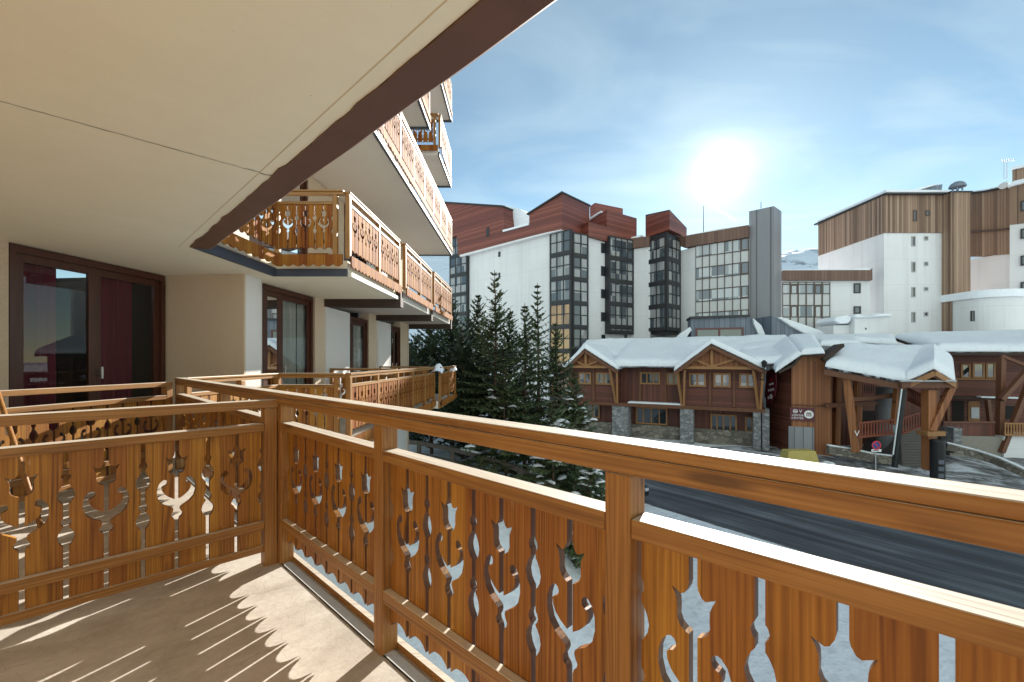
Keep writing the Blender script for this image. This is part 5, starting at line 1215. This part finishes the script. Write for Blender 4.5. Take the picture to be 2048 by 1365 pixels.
struct('forecourt', g_, forecourt_mat(), smooth=True)
# ---- street things
def low_wall(name, label, pts, h, w_, mat, cap=True):
    t = thing(name, label, 'wall', pts[0]); ti = inv_of(t)
    for a, b in zip(pts, pts[1:]):
        a = Vector(a); b = Vector(b); m_ = MB(); m_.bar(a + Vector((0, 0, h / 2)), b + Vector((0, 0, h / 2)), w_, h); m_.build('masonry', mat, t, inv=ti, bevel=.04)
        if cap: m_ = MB(); m_.bar(a + Vector((0, 0, h + .06)), b + Vector((0, 0, h + .06)), w_ * .7, .1); m_.build('snow_cap', m_snow_roof, t, inv=ti, bevel=.04)
low_wall('stone_wall', 'dark curved stone wall with a strip of snow running to the right picture edge', [at(1893, 900, 30.5), at(1950, 915, 29.6), at(2000, 932, 28.2), at(2050, 955, 26.8), at(2120, 990, 25.5)], .45, .35, m_stone)
low_wall('stone_wall', 'low ruined-looking stone wall topped with snow left of the staircase', [at(1655, 908, 30.5), at(1700, 915, 30.2), at(1745, 925, 29.8), at(1785, 930, 29.6)], .55, .5, m_stone)
def lumps(label, pts, mat=m_snow, name='snow_bank', seed=0):
    mb = MB()
    for (c, rx, ry, h) in pts:
        nx = 16; b = len(mb.v)
        for i in range(nx + 1):
            for j in range(nx + 1):
                u, v = i / nx * 2 - 1, j / nx * 2 - 1; r = min(1, math.hypot(u, v))
                x, y = c[0] + u * rx, c[1] + v * ry
                mb.v.append((x, y, c[2] - .15 + h * (1 - r ** 2) * (1 + .6 * mn.noise(Vector((x * 1.3, y * 1.3, seed)))) + .12 * mn.noise(Vector((x * 3, y * 3, seed)))))
        for i in range(nx):
            for j in range(nx): mb.f.append((b + i * (nx + 1) + j, b + (i + 1) * (nx + 1) + j, b + (i + 1) * (nx + 1) + j + 1, b + i * (nx + 1) + j + 1))
    o = mb.build(name, mat, smooth=True); o['kind'] = 'stuff'; o['label'] = label; return o
def gnd(px, d): p = at(px, 0, d); return (p.x, p.y, hgt(p.x, p.y))
lumps('trampled snow heap beside the stair porch', [(gnd(1700, 28.6), 2.0, 1.1, .75), (gnd(1750, 28.4), 1.8, 1.0, .55), (gnd(1650, 29.5), 1.4, .9, .6), (gnd(1790, 28.0), 1.2, .8, .5), (gnd(1670, 28.2), 1.4, .8, .45)], m_snow, seed=2)
lumps('snow piled at the foot of the chalet', [(gnd(1180, 36), 2.2, 1.0, .7), (gnd(1300, 34), 2.2, 1.0, .4), (gnd(1420, 32.3), 2.5, .9, .5)], m_snow, seed=5)
t = thing('no_parking_sign', 'round red and blue no-parking sign with a small white plate below', 'sign', gnd(1752, 27.6)); ti = inv_of(t)
c_ = at(1752, 891, 27.6); FN = Fac(1740, 27.6, 1764, 27.6)
MB().tube(tuple(t.location), tuple(c_ + Vector((0, .06, .2))), .035).build('pole', simple('galvanised', (.4, .4, .42), .4, .4), t, inv=ti)
m_ = MB(); disc(m_, FN, FN.u(1752), FN.z(1752, 891), .285, 0, .03, 28); m_.build('sign_disc', simple('sign_blue', (.02, .05, .22), .4), t, inv=ti)
m_ = MB(); disc(m_, FN, FN.u(1752), FN.z(1752, 891), .29, .032, .045, 28, .215); FN.poly(m_, [(1747.2, 886), (1748.6, 884.8), (1756.8, 896), (1755.4, 897.2)], .032, .044); m_.build('red_ring', simple('sign_red', (.55, .02, .04), .4), t, inv=ti)
m_ = MB(); FN.prect(m_, 1742.5, 1762, 899, 904, 0, .03); pl_ = m_.build('plate', m_signwhite, t, inv=ti)
m_ = MB(); 
for k in range(5): FN.prect(m_, 1744.5 + k * 2.6, 1746.2 + k * 2.6, 900.5, 902.5, .031, .035)
m_.build('plate_marks', m_iron, t, inv=ti)
t = thing('waste_column', 'tall black cylindrical column bin standing in front of the thick porch post', 'bin', gnd(1875, 27.4)); ti = inv_of(t); b = t.location
p_ = at(1875, 880, 27.4)
MB().tube((b.x, b.y, b.z - .1), (b.x, b.y, p_.z - .12), .36, .36, 20).build('body', m_iron, t, inv=ti, smooth=False)
MB().tube((b.x, b.y, p_.z - .12), (b.x, b.y, p_.z), .39, .34, 20).build('lid', m_iron, t, inv=ti)
for k in range(3):
    m_ = MB().box(b.x - .28, b.x + .05, b.y - .375, b.y - .30, b.z + .5 + k * .42, b.z + .75 + k * .42); m_.build('notice_plate', simple('grey_plate', (.10, .11, .14), .3), t, inv=ti)
t = thing('grit_bin', 'faded yellow trapezoid bin lid just showing above the handrail', 'bin', gnd(1597, 27.5)); ti = inv_of(t); b = t.location; z_ = at(0, 900, 27.5).z
m_ = MB(); m_.hexa([(b.x - 1.0, b.y - .5, z_ - .9), (b.x + 1.05, b.y - .5, z_ - .9), (b.x + 1.05, b.y + .5, z_ - .9), (b.x - 1.0, b.y + .5, z_ - .9), (b.x - .85, b.y - .35, z_), (b.x + .85, b.y - .35, z_), (b.x + .85, b.y + .35, z_), (b.x - .85, b.y + .35, z_)])
m_.build('lid', simple('faded_yellow', (.42, .33, .09), .6, 0, .2), t, inv=ti, bevel=.06)
MB().box(b.x - 1.0, b.x + 1.05, b.y - .5, b.y + .5, b.z, z_ - .91).build('body', simple('yellow_bin', (.36, .28, .08), .6, 0, .2), t, inv=ti, bevel=.03)

# ---- parked black car, mostly hidden behind a railing post
def car(pos, rz):
    t = thing('parked_car', 'black car on the road, only its front end showing beside the third railing post', 'car', pos, rz)
    mp_ = simple('black_car_paint', (.012, .013, .016), .18, 0, .02); mp_.node_tree.nodes['Principled BSDF'].inputs['Coat Weight'].default_value = 1
    def sec(w, pts): return [(x, w, z) for x, z in pts]
    low = [(-2.1, .35), (2.1, .35), (2.14, .7), (1.95, .93), (1.0, 1.0), (-1.9, 1.02), (-2.12, .8)]
    top = [(1.0, 1.0), (.35, 1.42), (-1.2, 1.45), (-1.95, 1.02)]
    MB().loop(sec(-.88, low), sec(.88, low)).build('body', mp_, t, bevel=.08)
    m_ = MB(); m_.loop([(x, -.80 if z < 1.1 else -.66, z) for x, z in top], [(x, .80 if z < 1.1 else .66, z) for x, z in top]); m_.build('cabin', m_winglass, t, bevel=.04)
    MB().loop(sec(-.62, [(.30, 1.43), (.25, 1.49), (-1.15, 1.50), (-1.2, 1.46)]), sec(.62, [(.30, 1.43), (.25, 1.49), (-1.15, 1.50), (-1.2, 1.46)])).build('roof', mp_, t, bevel=.02)
    for x in (-1.35, 1.35):
        for y in (-.9, .72):
            w_ = MB().tube((x, y, .32), (x, y + .2, .32), .33, .33, 22).build('wheel', simple('tyre', (.02, .02, .02), .9), t)
            MB().tube((x, y - .01 if y < 0 else y + .19, .32), (x, y + .01 if y < 0 else y + .21, .32), .2, .2, 14).build('rim', simple('alloy', (.5, .5, .52), .3, .8), w_)
    for y in (-.78, .5):
        MB().box(-2.15, -2.02, y, y + .28, .72, .86).build('tail_light', simple('lamp_red', (.3, .01, .01), .2), t, bevel=.02); MB().box(2.02, 2.16, y, y + .28, .66, .80).build('headlight', simple('lamp_clear', (.5, .5, .52), .15), t, bevel=.02)
    MB().box(-2.17, -2.1, -.26, .26, .55, .66).build('number_plate', simple('plate_white', (.6, .6, .6), .4), t)
    MB().box(2.08, 2.16, -.5, .5, .42, .56).build('grille', m_iron, t, bevel=.02)
p_ = gnd(1217, 25.0); car((p_[0], p_[1], p_[2] + .06), R(-54))

# ---- wooden fence on the snowy path
t = thing('wooden_fence', 'weathered post-and-rail fence with snow on the rails beside the snowy path', 'fence', gnd(900, 17.5)); ti = inv_of(t)
m_old = wood('weathered_grey_wood', (.05, .04, .03), (.13, .11, .09), (.2, .17, .14), 'x', rough=.8)
fp = [at(800, 884, 19.5), at(838, 886, 18.6), at(905, 899, 17.6), at(965, 914, 16.8), at(990, 921, 16.3), at(1040, 940, 15.5), at(1110, 975, 14.6)]
for i, a in enumerate(fp):
    g_ = hgt(a.x, a.y); MB().box(a.x - .08, a.x + .08, a.y - .07, a.y + .07, min(g_, a.z - 1.1) - .2, a.z + .02).build('fence_post', m_old, t, inv=ti)
for a, b in zip(fp, fp[1:]):
    m_ = MB(); m_.bar(a, b, .1, .17); m_.build('rail', m_old, t, inv=ti); m_ = MB(); m_.bar(a - Vector((0, 0, .5)), b - Vector((0, 0, .5)), .08, .14); m_.build('rail', m_old, t, inv=ti)
for a, b in ((fp[2], fp[3]), (fp[3], fp[4]), (fp[5], fp[6])):
    m_ = MB(); a = a.lerp(b, .3) + Vector((0, 0, .12)); m_.bar(a, b + Vector((0, 0, .12)), .13, .09); m_.build('snow_cap', m_snow_roof, t, inv=ti, bevel=.04)

# ---- snow clumps on the far end of our floor's railing
lab = ('snow clump on the far corner post of the long railing', 'small snow cone on the last railing corner')
for (c, r, h, lb2) in (((-2.28, 13.5, 1.05), (.17, .42), .20, lab[0]), ((-2.16, 16.2, 1.05), (.13, .2), .20, lab[1])):
    o = lumps(lb2, [(c, r[0], r[1], h)], m_snow_roof, 'snow_clump', 3)

# ================================================================== trees
def leafmat(name, a, b):
    m, t, bs_ = base_mat(name); c = coords(t); n = noise(t, c, 1.3, 4, .6); n2 = noise(t, c, 9, 2, .6)
    col = mixc_(t, n, a, b); col = mixc_(t, M('MULTIPLY', n2, .6, tree=t), col, tuple(min(1, q * 1.7) for q in b))
    t.links.new(col, bs_.inputs['Base Color']); bs_.inputs['Roughness'].default_value = .55
    return m
m_needle = leafmat('spruce_needles', (.032, .052, .024), (.085, .110, .045))
m_needle2 = leafmat('pine_needles', (.020, .036, .022), (.052, .075, .038))
m_bark = simple('bark', (.11, .065, .045), .9, 0, .4, 12, .01)
def conifer(label, base, H_, Rr, kind='spruce', seed=1, group=None, snow=0.0, z0=.12, dens=1.0, lean=0.0):
    rn = random.Random(seed); t = thing('spruce_tree' if kind == 'spruce' else 'pine_tree', label, 'tree', base, 0, group)
    tk = MB(); pr = Vector((0, 0, 0)); n = 10; axis = []
    for i in range(n + 1):
        f = i / n; axis.append(Vector((lean * f * f + .03 * math.sin(f * 7 + seed), .03 * math.cos(f * 5 + seed), H_ * f)))
    rad = lambda f: max(.012, H_ * .0135 * (1 - f) ** .8)
    for i in range(n): tk.tube(axis[i], axis[i + 1], rad(i / n), rad((i + 1) / n), 8)
    def ax(z): f = min(.9999, z / H_) * n; i = int(f); return axis[i].lerp(axis[i + 1], f - i)
    cr = MB(); sn = MB()
    def sprig(p, d, ln, w):
        d = d.normalized(); side = d.cross(Vector((rn.uniform(-.5, .5), rn.uniform(-.5, .5), 1))); side = side.normalized() * w
        q = p + d * ln; m = p + d * ln * .55; b = len(cr.v)
        cr.v += [tuple(p), tuple(m + side), tuple(q), tuple(m - side)]; cr.f.append((b, b + 1, b + 2, b + 3))
    z = H_ * z0
    while z < H_ * .985:
        f = z / H_; step = (.20 if kind == 'spruce' else .24) * (1 + .6 * (1 - f)) / dens; nb = rn.randint(7, 9) if f < .8 else rn.randint(5, 6)
        L0 = Rr * 1.15 * ((1 - f) ** .8) * (1.0 if f > .15 else .85)
        for k in range(nb):
            a = rn.uniform(0, 2 * PI); ln = max(.10, L0 * rn.uniform(.55, 1.15)); o = ax(z)
            up0 = (.15 + .55 * f) if kind == 'spruce' else (.45 + .3 * f); h = Vector((math.cos(a), math.sin(a), 0))
            pts = [o]; ns = max(3, int(ln / .16)); 
            for j in range(1, ns + 1):
                u = j / ns; dz = ln * (up0 * u - (.75 * (1 - f) if kind == 'spruce' else .1) * u * u + (.18 * u ** 3 if kind == 'spruce' else .25 * u ** 2))
                pts.append(o + h * ln * u + Vector((0, 0, dz)))
            tk.tube(pts[0], pts[len(pts) // 2], .012 + .01 * (1 - f), .008, 4)
            for j in range(len(pts) - 1):
                p, q = pts[j], pts[j + 1]; u = j / ns
                if u < .15 and f < .7: continue
                d = (q - p).normalized(); sd = d.cross(Vector((0, 0, 1))).normalized(); tw = ln * .38 * (1 - .55 * u) if ln > .4 else .09
                sprig(p, d, (q - p).length * 1.6, .05)
                for sgn in (-1, 1):
                    tl = tw * rn.uniform(.6, 1.2); dirn = (d * rn.uniform(.4, .8) + sd * sgn + Vector((0, 0, rn.uniform(-.35, .1) if kind == 'spruce' else rn.uniform(.0, .5))))
                    m_ = max(1, int(tl / .11)); c = p.copy(); dn_ = dirn.normalized() * (tl / m_)
                    for e in range(m_):
                        sprig(c, dn_, tl / m_ * 1.7, .045)
                        if tl > .12:
                            s2 = dn_.cross(Vector((0, 0, 1))).normalized()
                            for g2 in (-1, 1): sprig(c, dn_.normalized() * .6 + s2 * g2 + Vector((0, 0, rn.uniform(-.5, .3))), rn.uniform(.09, .17), .035)
                            if e == 0 and rn.random() < .6: sprig(c, dn_.normalized() * .5 + Vector((0, 0, -1 if kind == 'spruce' else .8)), rn.uniform(.10, .2), .04)
                        c = c + dn_
            if snow and rn.random() < snow and ln > .5:
                c = pts[int(ns * rn.uniform(.45, .85))] + Vector((0, 0, .05)); r = rn.uniform(.06, .20); b = len(sn.v); sd = h.cross(Vector((0, 0, 1)))
                for rr_, zz2 in ((1, -.05), (.75, .35), (.4, .5)):
                    for i in range(8):
                        an_ = 2 * PI * i / 8; jr = rn.uniform(.75, 1.2) * rr_ * r
                        v = c + h * math.cos(an_) * jr * 1.7 + sd * math.sin(an_) * jr * .8 + Vector((0, 0, zz2 * r - .25 * abs(math.cos(an_)) * r)); sn.v.append(tuple(v))
                for rg in range(2):
                    for i in range(8): j2 = (i + 1) % 8; sn.f.append((b + rg * 8 + i, b + rg * 8 + j2, b + rg * 8 + 8 + j2, b + rg * 8 + 8 + i))
                sn.f.append(tuple(b + 16 + i for i in range(8))); sn.f.append(tuple(b + 7 - i for i in range(8)))
        z += step * rn.uniform(.8, 1.2)
    tk.build('trunk', m_bark, t, smooth=True); cr.build('crown', m_needle if kind == 'spruce' else m_needle2, t, fix=False)
    if sn.v: sn.build('snow_load', m_snow_roof, t, smooth=True)['kind'] = 'stuff'
    return t
def tree(px, top, d, Rr, label, **kw):
    g_ = gnd(px, d); zt_ = at(px, top, d).z; return conifer(label, (g_[0], g_[1], g_[2] - .1), zt_ - g_[2] + .1, Rr, group='conifers between our building and the chalet', **kw)
tree(990, 541, 17.5, 2.0, 'tallest spruce, straight bare trunk showing, in front of the white facade', seed=3, z0=.25)
tree(1076, 566, 20.0, 1.5, 'slender spruce with a thin leaning tip left of the black glazed bay', seed=4, z0=.15, dens=.8)
tree(1050, 606, 18.5, 1.8, 'shorter spruce with bare reddish trunk just left of the slender one', seed=9, z0=.3)
tree(957, 590, 21.5, 2.2, 'dense dark pine left of the tallest spruce', kind='pine', seed=11, z0=.08)
tree(1020, 618, 22.5, 1.9, 'bushy green pine between the two tall spruces', kind='pine', seed=12, z0=.1)
tree(903, 592, 23.0, 2.4, 'dark pine overlapping the far window column', kind='pine', seed=13, z0=.05, snow=.05)
tree(862, 640, 20.5, 2.6, 'dark pine just behind the end of the balconies', kind='pine', seed=14, z0=.05, snow=.12)
tree(925, 655, 19.0, 2.4, 'low dense pine in the dark group on the left', kind='pine', seed=15, z0=.03, snow=.05)
tree(1112, 645, 21.0, 2.2, 'broad low spruce in front of the glazed bay foot', seed=16, z0=.05, snow=.05)
tree(1150, 745, 17.5, 1.9, 'small spruce with big snow clumps in front of the chalet', seed=17, z0=.03, snow=.3, dens=1.2)
tree(1105, 800, 15.0, 1.9, 'low snowy young spruce below the handrail', seed=18, z0=.02, snow=.4, dens=1.2)
tree(1010, 730, 16.5, 2.0, 'low spruce at the foot of the tall ones', seed=19, z0=.03, snow=.12)
tree(830, 668, 24.5, 2.8, 'dark pine seen under the end of the upper balcony', kind='pine', seed=21, z0=.03, snow=.12)
tree(1180, 905, 14.5, 1.5, 'smallest spruce laden with snow seen between handrail and panel', seed=22, z0=.02, snow=.5, dens=1.2)
